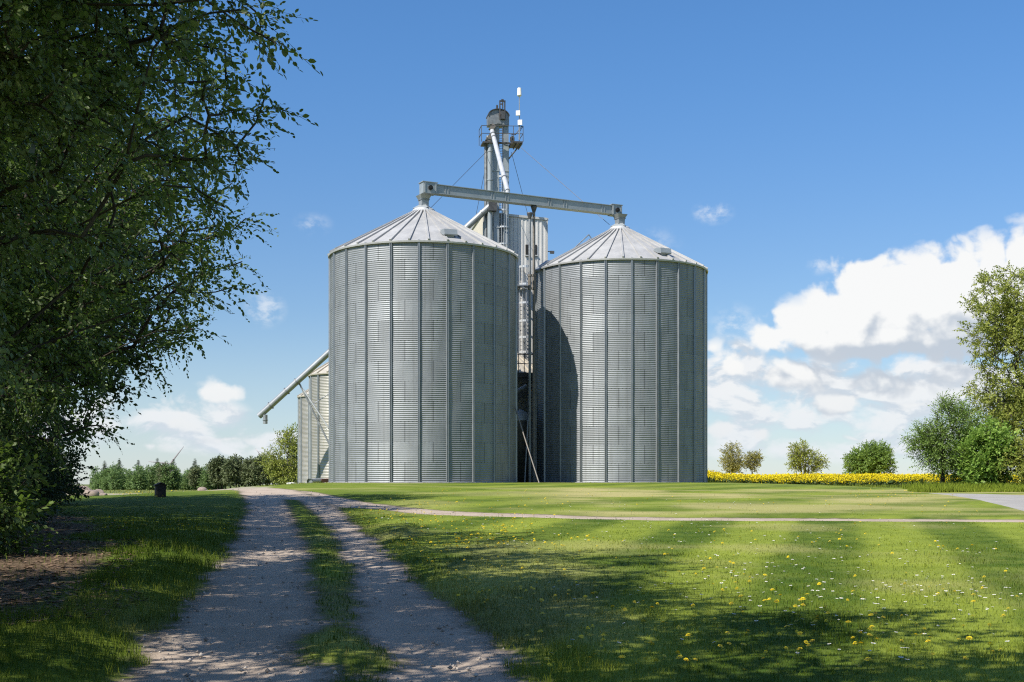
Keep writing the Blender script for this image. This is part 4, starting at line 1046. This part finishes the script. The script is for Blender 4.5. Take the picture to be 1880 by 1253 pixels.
q = P(294, 914, 46.0); q.z = float(H(q.x, q.y))
bx = root('wooden_box', q, 'small dark wooden box with a gabled lid standing on the grass verge', 'box', rz=R(24))
b = MB(); W, D_, Hh = .17, .22, .46
b.prism([Vector((-W, -D_, 0)), Vector((W, -D_, 0)), Vector((W, -D_, Hh)), Vector((0, -D_, Hh+.07)), Vector((-W, -D_, Hh))], (0, 2*D_, 0))
for k in range(5): b.box((W+.004, -D_+.04+k*.09, Hh/2), (.006, .034, Hh/2-.02)); b.box((-W+.03+k*.07, -D_-.004, Hh/2), (.026, .006, Hh/2-.02))
b.build('body', M['wood'], bx)
b = MB()
for s_ in (-1, 1): b.bar(Vector((0, -D_-.05, Hh+.10)), Vector((0, D_+.05, Hh+.10)), .02, .02); b.prism([Vector((0, -D_-.05, Hh+.085)), Vector((s_*(W+.05), -D_-.05, Hh-.01)), Vector((s_*(W+.05), -D_-.05, Hh+.015)), Vector((0, -D_-.05, Hh+.115))], (0, 2*D_+.1, 0))
b.build('lid', M['wood'], bx)
def boulder(name, pos, sx, sy, sz, seed, label):
    import bmesh
    r = np.random.RandomState(seed); bm = bmesh.new(); bmesh.ops.create_icosphere(bm, subdivisions=3, radius=1)
    dirs = r.randn(9, 3); dirs /= np.linalg.norm(dirs, axis=1)[:, None]; cut = .70+.25*r.rand(9)
    for v in bm.verts:
        p = np.array(v.co)
        for d, k in zip(dirs, cut):
            e = p@d
            if e > k: p = p-d*(e-k)*.85
        v.co = Vector(p*(sx, sy, sz))+Vector((0, 0, sz*.55))
    me = bpy.data.meshes.new(name); bm.to_mesh(me); bm.free()
    me.polygons.foreach_set('use_smooth', np.ones(len(me.polygons), bool))
    o = link(name, me, M['stone']); o.location = pos; tag(o, label, 'boulder', 'boulders by the pale lot'); return o
for i, (px, d, sx, sz, lab_) in enumerate([(371, 58, .24, .15, 'low rounded pinkish boulder standing alone at the far edge of the verge'), (150, 52, .52, .32, 'large flat-topped boulder half hidden by the dark bush'), (168, 50, .34, .24, 'rounded pinkish boulder in the middle of the stone pile'),
        (181, 53, .26, .22, 'darker boulder on the right of the stone pile'), (190, 51, .18, .13, 'small pale stone at the right end of the stone pile'), (208, 54, .09, .06, 'tiny pale stone lying alone in the grass')]):
    q = P(px, 900, d); q.z = float(H(q.x, q.y))-.04; boulder('boulder', q, sx, sx*.75, sz, i+3, lab_)

# ------------------------------------------------------------------ wind turbines on the horizon
def turbine(px, py, d, angs, label):
    hub = P(px, py, d); gz = float(H(hub.x, hub.y))
    o = root('wind_turbine', (hub.x, hub.y, gz), label, 'wind turbine', 'wind turbines on the horizon')
    b = MB(); b.tube((hub.x, hub.y+4, gz), (hub.x, hub.y+4, hub.z), 2.3, 14, 1.4); b.build('tower', M['turbine'], o, world=True)
    b = MB(); b.bar(hub+Vector((0, -1, .2)), hub+Vector((0, 9, .2)), 3.4, 3.4); b.tube(hub+Vector((0, -3, 0)), hub+Vector((0, -1, 0)), .9, 12, 1.7); b.build('nacelle', M['turbine'], o, world=True)
    for a in angs:
        dr_ = Vector((math.cos(R(a)), 0, math.sin(R(a)))); pr_ = Vector((-dr_.z, 0, dr_.x)); b = MB()
        st_ = [(0, 1.0, 1.0), (6, 1.9, .5), (18, 1.5, .35), (34, .95, .22), (46, .35, .1)]
        vs = []
        for l_, c_, th_ in st_:
            for k in range(8):
                an = 2*math.pi*k/8; vs.append(hub+Vector((0, -2, 0))+dr_*l_+pr_*(1.05*c_*math.cos(an))+Vector((0, th_*math.sin(an), 0)))
        fs = [(k*8+i, k*8+(i+1) % 8, k*8+8+(i+1) % 8, k*8+8+i) for k in range(4) for i in range(8)]+[tuple(range(32, 40))]
        b.add(vs, fs, True); b.build('blade', M['turbine'], o, world=True)
turbine(313, 852, 2600, (174, 52, -67), 'white wind turbine with two blades showing above the far wood, left one')
turbine(493, 857, 2600, (125, 5, -115), 'wind turbine hidden by trees except one blade slanting up beside the old tree')
# ------------------------------------------------------------------ trees
def ell(r, n, blobs, shell=.5, lumpy=.9, seed=0, zmin=None, thr=.36):
    """points inside a union of ellipsoids (cx,cy,cz,rx,ry,rz), pushed outward and broken into clumps"""
    vol = np.array([b[3]*b[4]*b[5] for b in blobs]); vol = vol/vol.sum(); out = []
    tot = 0
    while tot < n:
        k = r.choice(len(blobs), size=n, p=vol); B = np.array(blobs)[k]
        d = r.randn(n, 3); d /= np.linalg.norm(d, axis=1)[:, None]
        rad = r.rand(n)**shell
        p = B[:, :3]+d*rad[:, None]*B[:, 3:]
        s = max(.5, np.cbrt(np.mean([b[3]*b[4]*b[5] for b in blobs]))*.30)*lumpy
        nz = vnoise(p[:, 0]+p[:, 2]*.37, p[:, 1]+p[:, 2]*.81, s, seed)*.5+vnoise(p[:, 2]+p[:, 0]*.29, p[:, 0]*.7-p[:, 1], s, seed+5)*.5
        keep = nz > thr
        if zmin is not None: keep &= p[:, 2] > zmin
        out.append(p[keep]); tot += keep.sum()
    return np.concatenate(out)[:n]

def grow(trunk, pts, bf=.35):
    """greedy branching: each point joins the tree where distance + path length is least"""
    N = len(trunk)+len(pts); pos = np.zeros((N, 3)); par = np.full(N, -1); plen = np.zeros(N)
    pos[:len(trunk)] = trunk
    for i in range(1, len(trunk)): par[i] = i-1; plen[i] = plen[i-1]+np.linalg.norm(trunk[i]-trunk[i-1])
    m = len(trunk)
    rem = pts.copy()
    base = np.array(trunk)
    best = np.full(len(rem), 1e9); bpar = np.zeros(len(rem), int)
    def upd(j):
        d = np.linalg.norm(rem-pos[j], axis=1); c = d+bf*plen[j]+np.maximum(0, pos[j, 2]-rem[:, 2])*.25
        k = c < best; best[k] = c[k]; bpar[k] = j
    for j in range(max(1, len(trunk)//3), len(trunk)): upd(j)
    alive = np.ones(len(rem), bool)
    for _ in range(len(rem)):
        i = int(np.argmin(np.where(alive, best, 1e18))); alive[i] = False
        j = m; m += 1; pos[j] = rem[i]; par[j] = bpar[i]; plen[j] = plen[par[j]]+np.linalg.norm(pos[j]-pos[par[j]])
        upd(j)
    return pos, par

def radii(pos, par, r0, tip, nt, expo=.5):
    n = len(pos); w_ = np.zeros(n)
    kids = np.bincount(par[par >= 0], minlength=n)
    w_[kids == 0] = 1
    for i in range(n-1, 0, -1):
        w_[par[i]] += w_[i]
    rr = (w_/w_[0])**expo*r0
    return np.maximum(rr, tip), kids

def tubes(pos, par, rr, sides=6, wig=.0, r=None):
    idx = np.where(par >= 0)[0]; a = pos[par[idx]]; b = pos[idx]; ra = np.minimum(rr[par[idx]], rr[idx]*1.35); rb = rr[idx]
    d = b-a; L = np.linalg.norm(d, axis=1)+1e-9; d /= L[:, None]
    u = np.cross(d, np.array([0.31, .52, .79])); u /= np.linalg.norm(u, axis=1)[:, None]+1e-9; v = np.cross(d, u)
    t_ = np.arange(sides)*2*np.pi/sides
    ring = u[:, None]*np.cos(t_)[None, :, None]+v[:, None]*np.sin(t_)[None, :, None]
    if wig > 0:
        mid = (a+b)/2+r.randn(len(a), 3)*(L*wig)[:, None]*.5; rm = (ra+rb)/2
        V = np.stack([a[:, None]+ring*ra[:, None, None], mid[:, None]+ring*rm[:, None, None], b[:, None]+ring*rb[:, None, None]], 1); nr = 3
    else:
        V = np.stack([a[:, None]+ring*ra[:, None, None], b[:, None]+ring*rb[:, None, None]], 1); nr = 2
    n = len(idx); i = np.arange(sides); j = (i+1) % sides
    q = np.concatenate([np.stack([k*sides+i, k*sides+j, (k+1)*sides+j, (k+1)*sides+i], -1) for k in range(nr-1)])
    F_ = (np.arange(n)[:, None, None]*(nr*sides)+q[None]).reshape(-1, 4)
    return V.reshape(-1, 3), F_

LEAF6 = np.array([[0, 0, 0], [.30, .26, .05], [.70, .24, .03], [1, 0, -.05], [.70, -.24, .03], [.30, -.26, .05]])
LEAF4 = np.array([[0, 0, 0], [.5, .30, .07], [1, 0, 0], [.5, -.30, .07]])
def spray_templates(r, nvar, nleaf, leaf, L, droop, six=True):
    """a twig along +X with alternate leaves; returns twig verts/quads and leaf verts"""
    out = []
    T = LEAF6 if six else LEAF4
    for _ in range(nvar):
        lv = []; lr = []
        for i in range(nleaf):
            f = (i+.6)/nleaf; sd = 1 if i % 2 else -1
            o = np.array([L*f, r.randn()*.02*L, -droop*L*f*f+r.randn()*.02*L])
            yaw = sd*(R(58)-R(35)*f)+r.randn()*.35; pit = -.35+r.randn()*.45; rol = r.randn()*.75
            s = leaf*(.65+.6*r.rand())*(1-.3*f if f > .8 else 1)
            p = T*s
            c, s_ = math.cos(rol), math.sin(rol); p = np.stack([p[:, 0], p[:, 1]*c-p[:, 2]*s_, p[:, 1]*s_+p[:, 2]*c], -1)
            c, s_ = math.cos(pit), math.sin(pit); p = np.stack([p[:, 0]*c-p[:, 2]*s_, p[:, 1], p[:, 0]*s_+p[:, 2]*c], -1)
            c, s_ = math.cos(yaw), math.sin(yaw); p = np.stack([p[:, 0]*c-p[:, 1]*s_, p[:, 0]*s_+p[:, 1]*c, p[:, 2]], -1)
            lv.append(p+o); lr += [r.rand()]*len(T)
        tw = []
        for i in range(3):
            for (xx, rr_) in ((L*i/3, .0035*(1-i/4)), (L*(i+1)/3, .0035*(1-(i+1)/4))):
                zc_ = -droop*L*(xx/L)**2
                for k in range(3): tw.append((xx, rr_*math.cos(k*2.1), zc_+rr_*math.sin(k*2.1)))
        out.append((np.concatenate(lv), np.array(lr), np.array(tw)))
    return out
def place_sprays(r, tpl, org, dirs, sc, six):
    n = len(org); which = r.randint(len(tpl), size=n)
    X = dirs/np.linalg.norm(dirs, axis=1)[:, None]
    up = np.array([0, 0, 1.0])+r.randn(n, 3)*.45
    Yv_ = np.cross(up, X); Yv_ /= np.linalg.norm(Yv_, axis=1)[:, None]+1e-9; Zv_ = np.cross(X, Yv_)
    LV = []; LR = []; TW = []
    for k in range(len(tpl)):
        s = np.where(which == k)[0]
        if not len(s): continue
        B = np.stack([X[s], Yv_[s], Zv_[s]], 1)*sc[s][:, None, None]      # rows are axes
        lv, lr, tw = tpl[k]
        LV.append((np.einsum('vi,nij->nvj', lv, B)+org[s][:, None]).reshape(-1, 3))
        LR.append(np.clip(np.tile(lr, len(s))*.75+np.repeat(r.rand(len(s)), len(lr))*.25, 0, 1))
        TW.append((np.einsum('vi,nij->nvj', tw, B)+org[s][:, None]).reshape(-1, 3))
    LV = np.concatenate(LV); LR = np.concatenate(LR); TW = np.concatenate(TW)
    m = 6 if six else 4; nl = len(LV)//m; b = np.arange(nl)[:, None]*m
    faces = np.concatenate([b+np.array([[0, 1, 2, 3]]), b+np.array([[0, 3, 4, 5]])]) if six else b+np.array([[0, 1, 2, 3]])
    nt = len(TW)//6; i = np.arange(3); j = (i+1) % 3
    q = np.stack([i, j, 3+j, 3+i], -1)
    return LV, LR, faces, TW, (np.arange(nt)[:, None, None]*6+q[None]).reshape(-1, 4)

def tree(name, label, cat, pos, blobs, npts, seed, leafmat, leaf=.06, nleaf=9, L=.42, per=3, r0=.18, trunk_h=None, droop=.25, six=True, bark='bark', group=None, shell=.5, lean=(0, 0), trunks=1, bf=.35, lumpy=.9, thr=.36, dirup=.1, twigs=True, wig=.12, tip=.006, zmin=None, expo=.5, inner=0.55):
    """blobs are relative to pos; npts branch nodes, each carrying leafy sprays"""
    r = np.random.RandomState(seed)
    z0 = float(H(pos[0], pos[1])); o = root(name, (pos[0], pos[1], z0), label, cat, group)
    pts = ell(r, npts, blobs, shell, lumpy, seed, zmin, thr)
    cen_ = np.average(np.array(blobs)[:, :3], axis=0, weights=[b[3]*b[4]*b[5] for b in blobs])
    th = trunk_h or cen_[2]
    AP = []; AR = []; TV = []; TF_ = []; tb = 0
    assign = np.zeros(len(pts), int)
    if trunks > 1: assign = np.argmin(np.stack([np.hypot(pts[:, 0]-1.4*math.cos(6.28*k/trunks+seed), pts[:, 1]-1.4*math.sin(6.28*k/trunks+seed)) for k in range(trunks)]), 0)
    LO = []; LD = []
    for k in range(trunks):
        sub = pts[assign == k]
        if len(sub) < 4: continue
        off = np.array([.22*math.cos(6.28*k/trunks+seed), .22*math.sin(6.28*k/trunks+seed), 0]) if trunks > 1 else np.zeros(3)
        m = 9; tr = np.array([[off[0]*(1+2.2*f)+lean[0]*f+.06*th*.3*math.sin(3*f+seed), off[1]*(1+2.2*f)+lean[1]*f+.06*th*.3*math.cos(2.4*f+seed), -.15+(th+.15)*f] for f in np.linspace(0, 1, m)])
        ps, pr_ = grow(tr, sub, bf); rr, kids = radii(ps, pr_, r0, tip, m, expo)
        rr[:2] *= (1.35, 1.1)
        tv, tf = tubes(ps, pr_, rr, 7 if r0 > .1 else 5, wig, r); TV.append(tv); TF_.append(tf+tb); tb += len(tv)
        leafn = np.arange(len(ps)) >= m
        leafn &= (kids <= 1) | (r.rand(len(ps)) < inner)
        idx = np.where(leafn)[0]; idx = np.repeat(idx, per)
        gd = ps[idx]-ps[pr_[idx]]; gd /= np.linalg.norm(gd, axis=1)[:, None]+1e-9
        outw = ps[idx]-cen_; outw /= np.linalg.norm(outw, axis=1)[:, None]+1e-9
        d = gd*.55+outw*.55+r.randn(len(idx), 3)*.62+np.array([0, 0, dirup])
        f = r.rand(len(idx)); og = ps[idx]*(1-f[:, None]*.5)+ps[pr_[idx]]*f[:, None]*.5
        LO.append(og); LD.append(d)
    tpl = spray_templates(r, 7, nleaf, leaf, L, droop, six)
    og = np.concatenate(LO); d = np.concatenate(LD)
    lv, lr, lf, twv, twf = place_sprays(r, tpl, og, d, .7+.6*r.rand(len(og)), six)
    if twigs: TV.append(twv); TF_.append(twf+tb)
    link('trunk', mesh_np('trunk', np.concatenate(TV), [np.concatenate(TF_)], None, True), M[bark], o)
    link('crown', mesh_np('crown', lv, [lf], dict(rnd=lr)), M[leafmat], o)
    return o

# --- the row of big trees along the left of the track
GL = 'big trees along the left of the track'
tree('overhanging_tree', 'big dark tree filling the upper left, its leafy branch tips reaching farthest right', 'tree', (-6.9, 9.6),
     [(1.45, -.3, 4.8, 4.0, 3.2, 2.9), (0, .4, 5.6, 4.1, 3.6, 3.6), (-1.0, .5, 2.6, 2.7, 2.4, 1.9), (1.8, -.4, 6.4, 3.1, 3.0, 2.4), (1.5, -.6, 5.4, 3.2, 2.4, 1.6)], 2900, 17, 'leaf_near', leaf=.056, nleaf=14, L=.40, per=7, inner=.95, r0=.24, trunk_h=4.2, droop=.30, group=GL, shell=.55, bf=.25, tip=.0055, dirup=-.05, thr=.45, lumpy=.62)
tree('leafy_tree', 'dark green tree behind the overhanging one, crown sweeping down to the right above the verge', 'tree', (-10.2, 19.6),
     [(1.2, -.2, 5.6, 5.0, 4.2, 4.3), (-1.5, 0, 6.6, 5.0, 4.2, 4.6), (.6, -.5, 2.9, 3.4, 3.0, 1.6), (2.2, 0, 3.9, 3.6, 3.0, 1.6)], 2300, 12, 'leaf_mid', leaf=.075, nleaf=13, L=.55, per=6, inner=.9, r0=.28, trunk_h=5, droop=.28, group=GL, shell=.5, bf=.28, dirup=0, thr=.37)
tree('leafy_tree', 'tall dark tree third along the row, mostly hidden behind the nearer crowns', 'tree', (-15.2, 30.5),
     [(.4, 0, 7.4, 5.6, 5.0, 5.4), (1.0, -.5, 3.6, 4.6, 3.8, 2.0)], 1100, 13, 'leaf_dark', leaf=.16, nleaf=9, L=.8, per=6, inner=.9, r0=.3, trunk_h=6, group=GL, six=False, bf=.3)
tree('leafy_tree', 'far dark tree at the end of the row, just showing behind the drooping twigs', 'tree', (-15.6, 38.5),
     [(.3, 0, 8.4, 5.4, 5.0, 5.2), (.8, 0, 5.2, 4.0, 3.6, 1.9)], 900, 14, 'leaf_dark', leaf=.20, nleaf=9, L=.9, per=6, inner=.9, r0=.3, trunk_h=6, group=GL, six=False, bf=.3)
GS = 'dark bushes under the trees'
for (x, y, rx, rz, sd, lab_, lm) in [(-14.9, 38.5, 1.5, 1.1, 21, 'dark rounded bush at the right end of the thicket, next to the boulders', 'leaf_dark'), (-10.9, 25.5, 2.0, 1.4, 22, 'dense dark bush in the middle of the thicket under the trees', 'leaf_dark'), (-8.3, 17.8, 1.5, 1.05, 23, 'lighter green bush at the left edge under the hanging boughs', 'leaf_mid'), (-14.0, 31, 2.2, 1.7, 24, 'tall dark bush behind the others in the thicket', 'leaf_dark')]:
    tree('bush', lab_, 'bush', (x, y), [(0, 0, rz*.95, rx, rx*.9, rz), (.4, -.3, rz*.6, rx*.8, rx*.8, rz*.6)], 420, sd, lm, leaf=.10, nleaf=9, L=.5, per=4, r0=.07, trunk_h=.5, group=GS, six=False, bf=.5, zmin=.1, thr=.33)
# trees beside and behind the camera: only their shade reaches the picture
GB = 'trees behind the camera'
for (x, y, bl, n_, sd, lab_) in [(-6.2, 3.0, [(2.9, 1.6, 7.0, 3.7, 3.4, 2.4), (0, 0, 6.4, 3.2, 3.2, 2.4)], 800, 31, 'tree out of frame whose boughs shade the lower middle of the lawn'),
                                (-13.0, 24.5, [(.5, 0, 7.6, 3.8, 3.6, 3.2)], 520, 32, 'tree out of frame between the second and third of the row'),
                                (-19.0, 15.5, [(1.5, .5, 10.2, 4.8, 4.8, 4.8)], 700, 33, 'tall tree out of frame on the left shading the second crown'),
                                (-23.5, 25.0, [(1, .5, 10.6, 5.4, 5.4, 5.2)], 900, 34, 'tall tree out of frame on the far left shading the end of the row'),
                                (-7.4, 12.2, [(.4, .2, 8.4, 3.4, 3.2, 2.4), (.6, .6, 6.4, 2.6, 2.6, 1.6)], 430, 36, 'tree out of frame between the first two of the row'),
                                (-3.8, -4.5, [(.4, .3, 8.2, 4.2, 4.0, 3.0)], 600, 35, 'tree out of frame behind the viewer shading the near grass')]:
    tree('roadside_tree', lab_, 'tree', (x, y), bl, n_, sd, 'leaf_dark', leaf=.17, nleaf=9, L=.8, per=3 if sd in (31, 35, 36) else 4, inner=.8, thr=.54 if sd == 36 else .46, lumpy=.55, r0=.24, trunk_h=bl[0][2]*.8, group=GB, six=False, bf=.3)

# --- right-hand group beyond the road
GR = 'trees and bushes on the right beyond the road'
def at(px, d): return ((px-940)/F*d, d)
x, y = at(1905, 62)
tree('tall_tree', 'tall olive-green tree at the right edge of the picture, loose airy crown', 'tree', (x, y),
     [(-1.7, 0, 8.0, 2.0, 2.2, 2.9), (.8, 0, 8.6, 2.8, 2.6, 2.9), (-.2, 0, 4.6, 3.3, 2.6, 2.2), (-1.9, 0, 9.6, 1.4, 1.5, 1.3)], 1600, 41, 'leaf_olive', leaf=.12, nleaf=9, L=.5, per=4, r0=.17, trunk_h=7, group=GR, six=False, bark='bark', thr=.47, lumpy=.65, shell=.6, bf=.3)
x, y = at(1832, 64)
tree('airy_tree', 'thin half-bare tree with small olive leaves behind the bright bush', 'tree', (x, y), [(0, 0, 3.4, 1.6, 1.5, 1.8), (.7, 0, 4.3, 1.3, 1.3, 1.3)], 520, 42, 'leaf_olive', leaf=.10, nleaf=8, L=.5, per=3, r0=.08, trunk_h=3, group=GR, six=False, thr=.40, bf=.5, trunks=2, bark='bark_pale')
x, y = at(1731, 58)
tree('hawthorn_tree', 'mid green spiky small tree with a short dark trunk, leftmost of the right-hand group', 'tree', (x, y), [(-.15, 0, 2.0, 1.25, 1.1, 1.25), (.35, 0, 3.2, .75, .75, 1.2), (-.75, 0, 2.4, .9, .6, .7)], 800, 43, 'leaf_dome', leaf=.085, nleaf=9, L=.5, per=3, r0=.11, trunk_h=1.6, group=GR, six=False, thr=.38, bf=.3, dirup=.25)
x, y = at(1812, 57)
tree('chestnut_bush', 'bright fresh green broad-leaved bush in the middle of the right-hand group', 'bush', (x, y), [(0, 0, 1.35, 1.45, 1.2, 1.3), (.1, 0, 2.2, 1.05, 1.0, .9), (-.5, -.2, .8, .9, .9, .75)], 520, 44, 'leaf_bright', leaf=.15, nleaf=7, L=.42, per=4, r0=.09, trunk_h=1.0, group=GR, six=False, thr=.36, droop=.4, zmin=.15)
x, y = at(1885, 56)
tree('chestnut_bush', 'lower olive-green bush at the far right edge, under the tall tree', 'bush', (x, y), [(0, 0, 1.1, 1.3, 1.1, 1.1), (.6, .2, 1.7, 1.2, 1.2, 1.0)], 420, 45, 'leaf_olive', leaf=.11, nleaf=8, L=.42, per=4, r0=.07, trunk_h=.8, group=GR, six=False, thr=.35, zmin=.12)
x, y = at(1775, 60)
tree('slender_bush', 'slender upright green bush between the spiky tree and the bright bush', 'bush', (x, y), [(0, 0, 2.4, .75, .75, 2.2), (-.2, 0, 1.0, 1.0, .9, .9)], 420, 46, 'leaf_dome', leaf=.10, nleaf=8, L=.45, per=3, r0=.07, trunk_h=1.6, group=GR, six=False, thr=.36, zmin=.12)

# --- trees standing beyond the rape field
GF = 'trees beyond the rape field'
x, y = at(1343, 200)
tree('field_tree', 'olive-brown egg-shaped tree, tallest and leftmost beyond the yellow field', 'tree', (x, y), [(0, 0, 3.9, 1.75, 1.7, 2.5), (.3, 0, 2.6, 1.5, 1.5, 1.2)], 420, 51, 'leaf_brown', leaf=.24, nleaf=6, L=.7, per=2, r0=.12, trunk_h=3.4, group=GF, six=False, bark='bark_pale', thr=.38, tip=.02, bf=.3)
x, y = at(1381, 203)
tree('field_tree', 'small flat-topped tree close beside the olive-brown one', 'tree', (x, y), [(0, 0, 3.4, 1.5, 1.4, 1.3), (.4, 0, 4.2, 1.1, 1, .8)], 240, 52, 'leaf_brown', leaf=.24, nleaf=6, L=.7, per=2, r0=.11, trunk_h=2.8, group=GF, six=False, bark='bark_pale', thr=.40, tip=.02, bf=.4)
x, y = at(1478, 196)
tree('field_tree', 'spreading several-stemmed green tree in the middle beyond the yellow field', 'tree', (x, y), [(-.6, 0, 4.4, 2.0, 1.9, 2.2), (1.6, 0, 3.2, 1.8, 1.6, 1.6), (-1.0, 0, 3.2, 1.7, 1.5, 1.3)], 520, 53, 'leaf_olive', leaf=.24, nleaf=7, L=.75, per=2, r0=.12, trunk_h=3.0, group=GF, six=False, trunks=4, bark='bark_pale', thr=.37, tip=.02, bf=.35)
x, y = at(1598, 190)
tree('field_tree', 'dense dome-shaped green tree, rightmost beyond the yellow field', 'tree', (x, y), [(0, 0, 3.0, 3.6, 3.0, 2.7), (.6, 0, 4.0, 2.6, 2.5, 2.2), (-1.9, 0, 2.6, 1.9, 1.8, 2.2)], 900, 54, 'leaf_dome', leaf=.26, nleaf=8, L=.8, per=4, r0=.13, trunk_h=2.2, group=GF, six=False, trunks=3, thr=.30, tip=.02, bf=.4, lumpy=.6)

# --- old tree and wood on the left horizon
x, y = at(527, 128)
tree('old_tree', 'loose yellow-green tree standing right against the small silos on the left', 'tree', (x, y), [(.6, 0, 4.2, 2.2, 1.9, 2.3), (-1.2, 0, 3.0, 1.5, 1.4, 1.5), (.3, 0, 2.0, 2.2, 1.8, 1.5)], 560, 61, 'leaf_olive', leaf=.19, nleaf=7, L=.65, per=3, r0=.14, trunk_h=3.4, six=False, bark='bark_pale', thr=.40, tip=.015, bf=.35)
def conifer(name, pos, h, seed, label, group):
    r = np.random.RandomState(seed); z0 = float(H(*pos)); o = root(name, (pos[0], pos[1], z0), label, 'tree', group)
    b = MB(); b.tube((0, 0, -.2), (0, 0, h*.97), .09, 6, .02); b.build('trunk', M['bark'], o)
    V = []; nb = 0
    for k in range(26):
        f = k/25; zl = h*(.10+.88*f); rad = h*.33*(1-f)**.75+.15; m = int(9-4*f)
        for i in range(m):
            a = 6.28*(i+r.rand())/m; q = rad*(.7+.5*r.rand())
            c, s = math.cos(a), math.sin(a)
            for (f0, f1) in ((0, .45), (.35, .75), (.65, 1.05)):
                x0, x1 = q*f0, q*f1; w_ = .30*h/6*(1.3-f0*.6); zz0 = zl-q*.32*f0; zz1 = zl-q*.32*f1+r.randn()*.05
                V += [(x0*c, x0*s, zz0), ((x0+x1)/2*c-w_*s, (x0+x1)/2*s+w_*c, (zz0+zz1)/2-.12), (x1*c, x1*s, zz1), ((x0+x1)/2*c+w_*s, (x0+x1)/2*s-w_*c, (zz0+zz1)/2-.12)]; nb += 1
    V = np.array(V); link('crown', mesh_np('crown', V, [np.arange(len(V)).reshape(-1, 4)], dict(rnd=np.repeat(r.rand(nb), 4))), M['needle'], o)
    return o
def put_copy(proto, px, d, s, rz, label=None, sz=1.0):
    o = copy_tree(proto); x, y = at(px, d); o.location = (x, y, float(H(x, y))-.05); o.rotation_euler.z = rz; o.scale = (s, s, s*sz)
    if label: o['label'] = label
    return o
GW = 'pale young birches of the far wood'; GP_ = 'dark pines of the far wood'; GSp = 'dark spruces rising behind the birches'
LB = 'pale green young birch, one of many in the even row along the far wood'
r = np.random.RandomState(99)
bp = [tree('birch_tree', LB, 'tree', at(200+3*i, 318), [(0, 0, 2.7, 1.35, 1.3, 2.5), (.2, 0, 1.5, 1.5, 1.4, 1.2)], 170, 70+i, 'leaf_birch', leaf=.34, nleaf=6, L=.8, per=3, r0=.08, trunk_h=3.4, group=GW, six=False, bark='bark_pale', thr=.34, twigs=False, tip=.02) for i in range(3)]
for px in np.arange(174, 408, 4.4):
    put_copy(bp[r.randint(3)], px+r.randn()*1.6, 300+r.rand()*50, .62+.52*r.rand(), r.rand()*6.28, None, .85+.35*r.rand())
LP = 'dark round-crowned pine in the far wood between birches and old tree'
pp = [tree('pine_tree', LP, 'tree', at(410+4*i, 300), [(0, 0, 3.7, 1.9, 1.8, 1.5), (.3, 0, 5.0, 1.5, 1.4, 1.2), (-.3, 0, 2.4, 1.8, 1.7, 1.2)], 200, 80+i, 'needle_pine', leaf=.34, nleaf=7, L=.7, per=4, r0=.11, trunk_h=5.2, group=GP_, six=False, thr=.42, lumpy=.55, twigs=False, tip=.03) for i in range(2)]
for px, s in ((398, 1.0), (407, 1.12), (424, 1.05), (433, 1.1), (440, 1.0), (452, 1.08), (461, 1.16), (468, 1.05), (478, 1.2), (487, 1.15), (497, 1.1), (508, 1.05), (519, 1.0), (530, 1.0), (541, .9)):
    put_copy(pp[r.randint(2)], px+r.randn(), 285+r.rand()*20, s*(1.0+.16*r.rand()), r.rand()*6.28)
put_copy(pp[0], 303, 303, 1.02, 2.2, 'dark pine standing among the pale birches, just below the wind turbine')
put_copy(pp[1], 359, 305, .92, 1.1, 'dusky green pine among the right-hand end of the pale birches')
for i, (px, h_, lab_) in enumerate([(192, 8.2, 'dark spruce beside the thicket, leftmost spire above the birches'), (219, 8.8, 'dark broad spruce rising clear of the birches, second spire from the left'), (254, 8.4, 'dark spruce rising above the birches midway to the turbine'), (289, 9.0, 'dark spruce just left of the wind turbine'), (319, 8.6, 'dark spruce partly hiding the wind turbine foot'), (358, 8.8, 'narrow dark spruce tip right of the wind turbine')]):
    conifer('spruce_tree', at(px, 345), h_, 90+i, lab_, GSp)
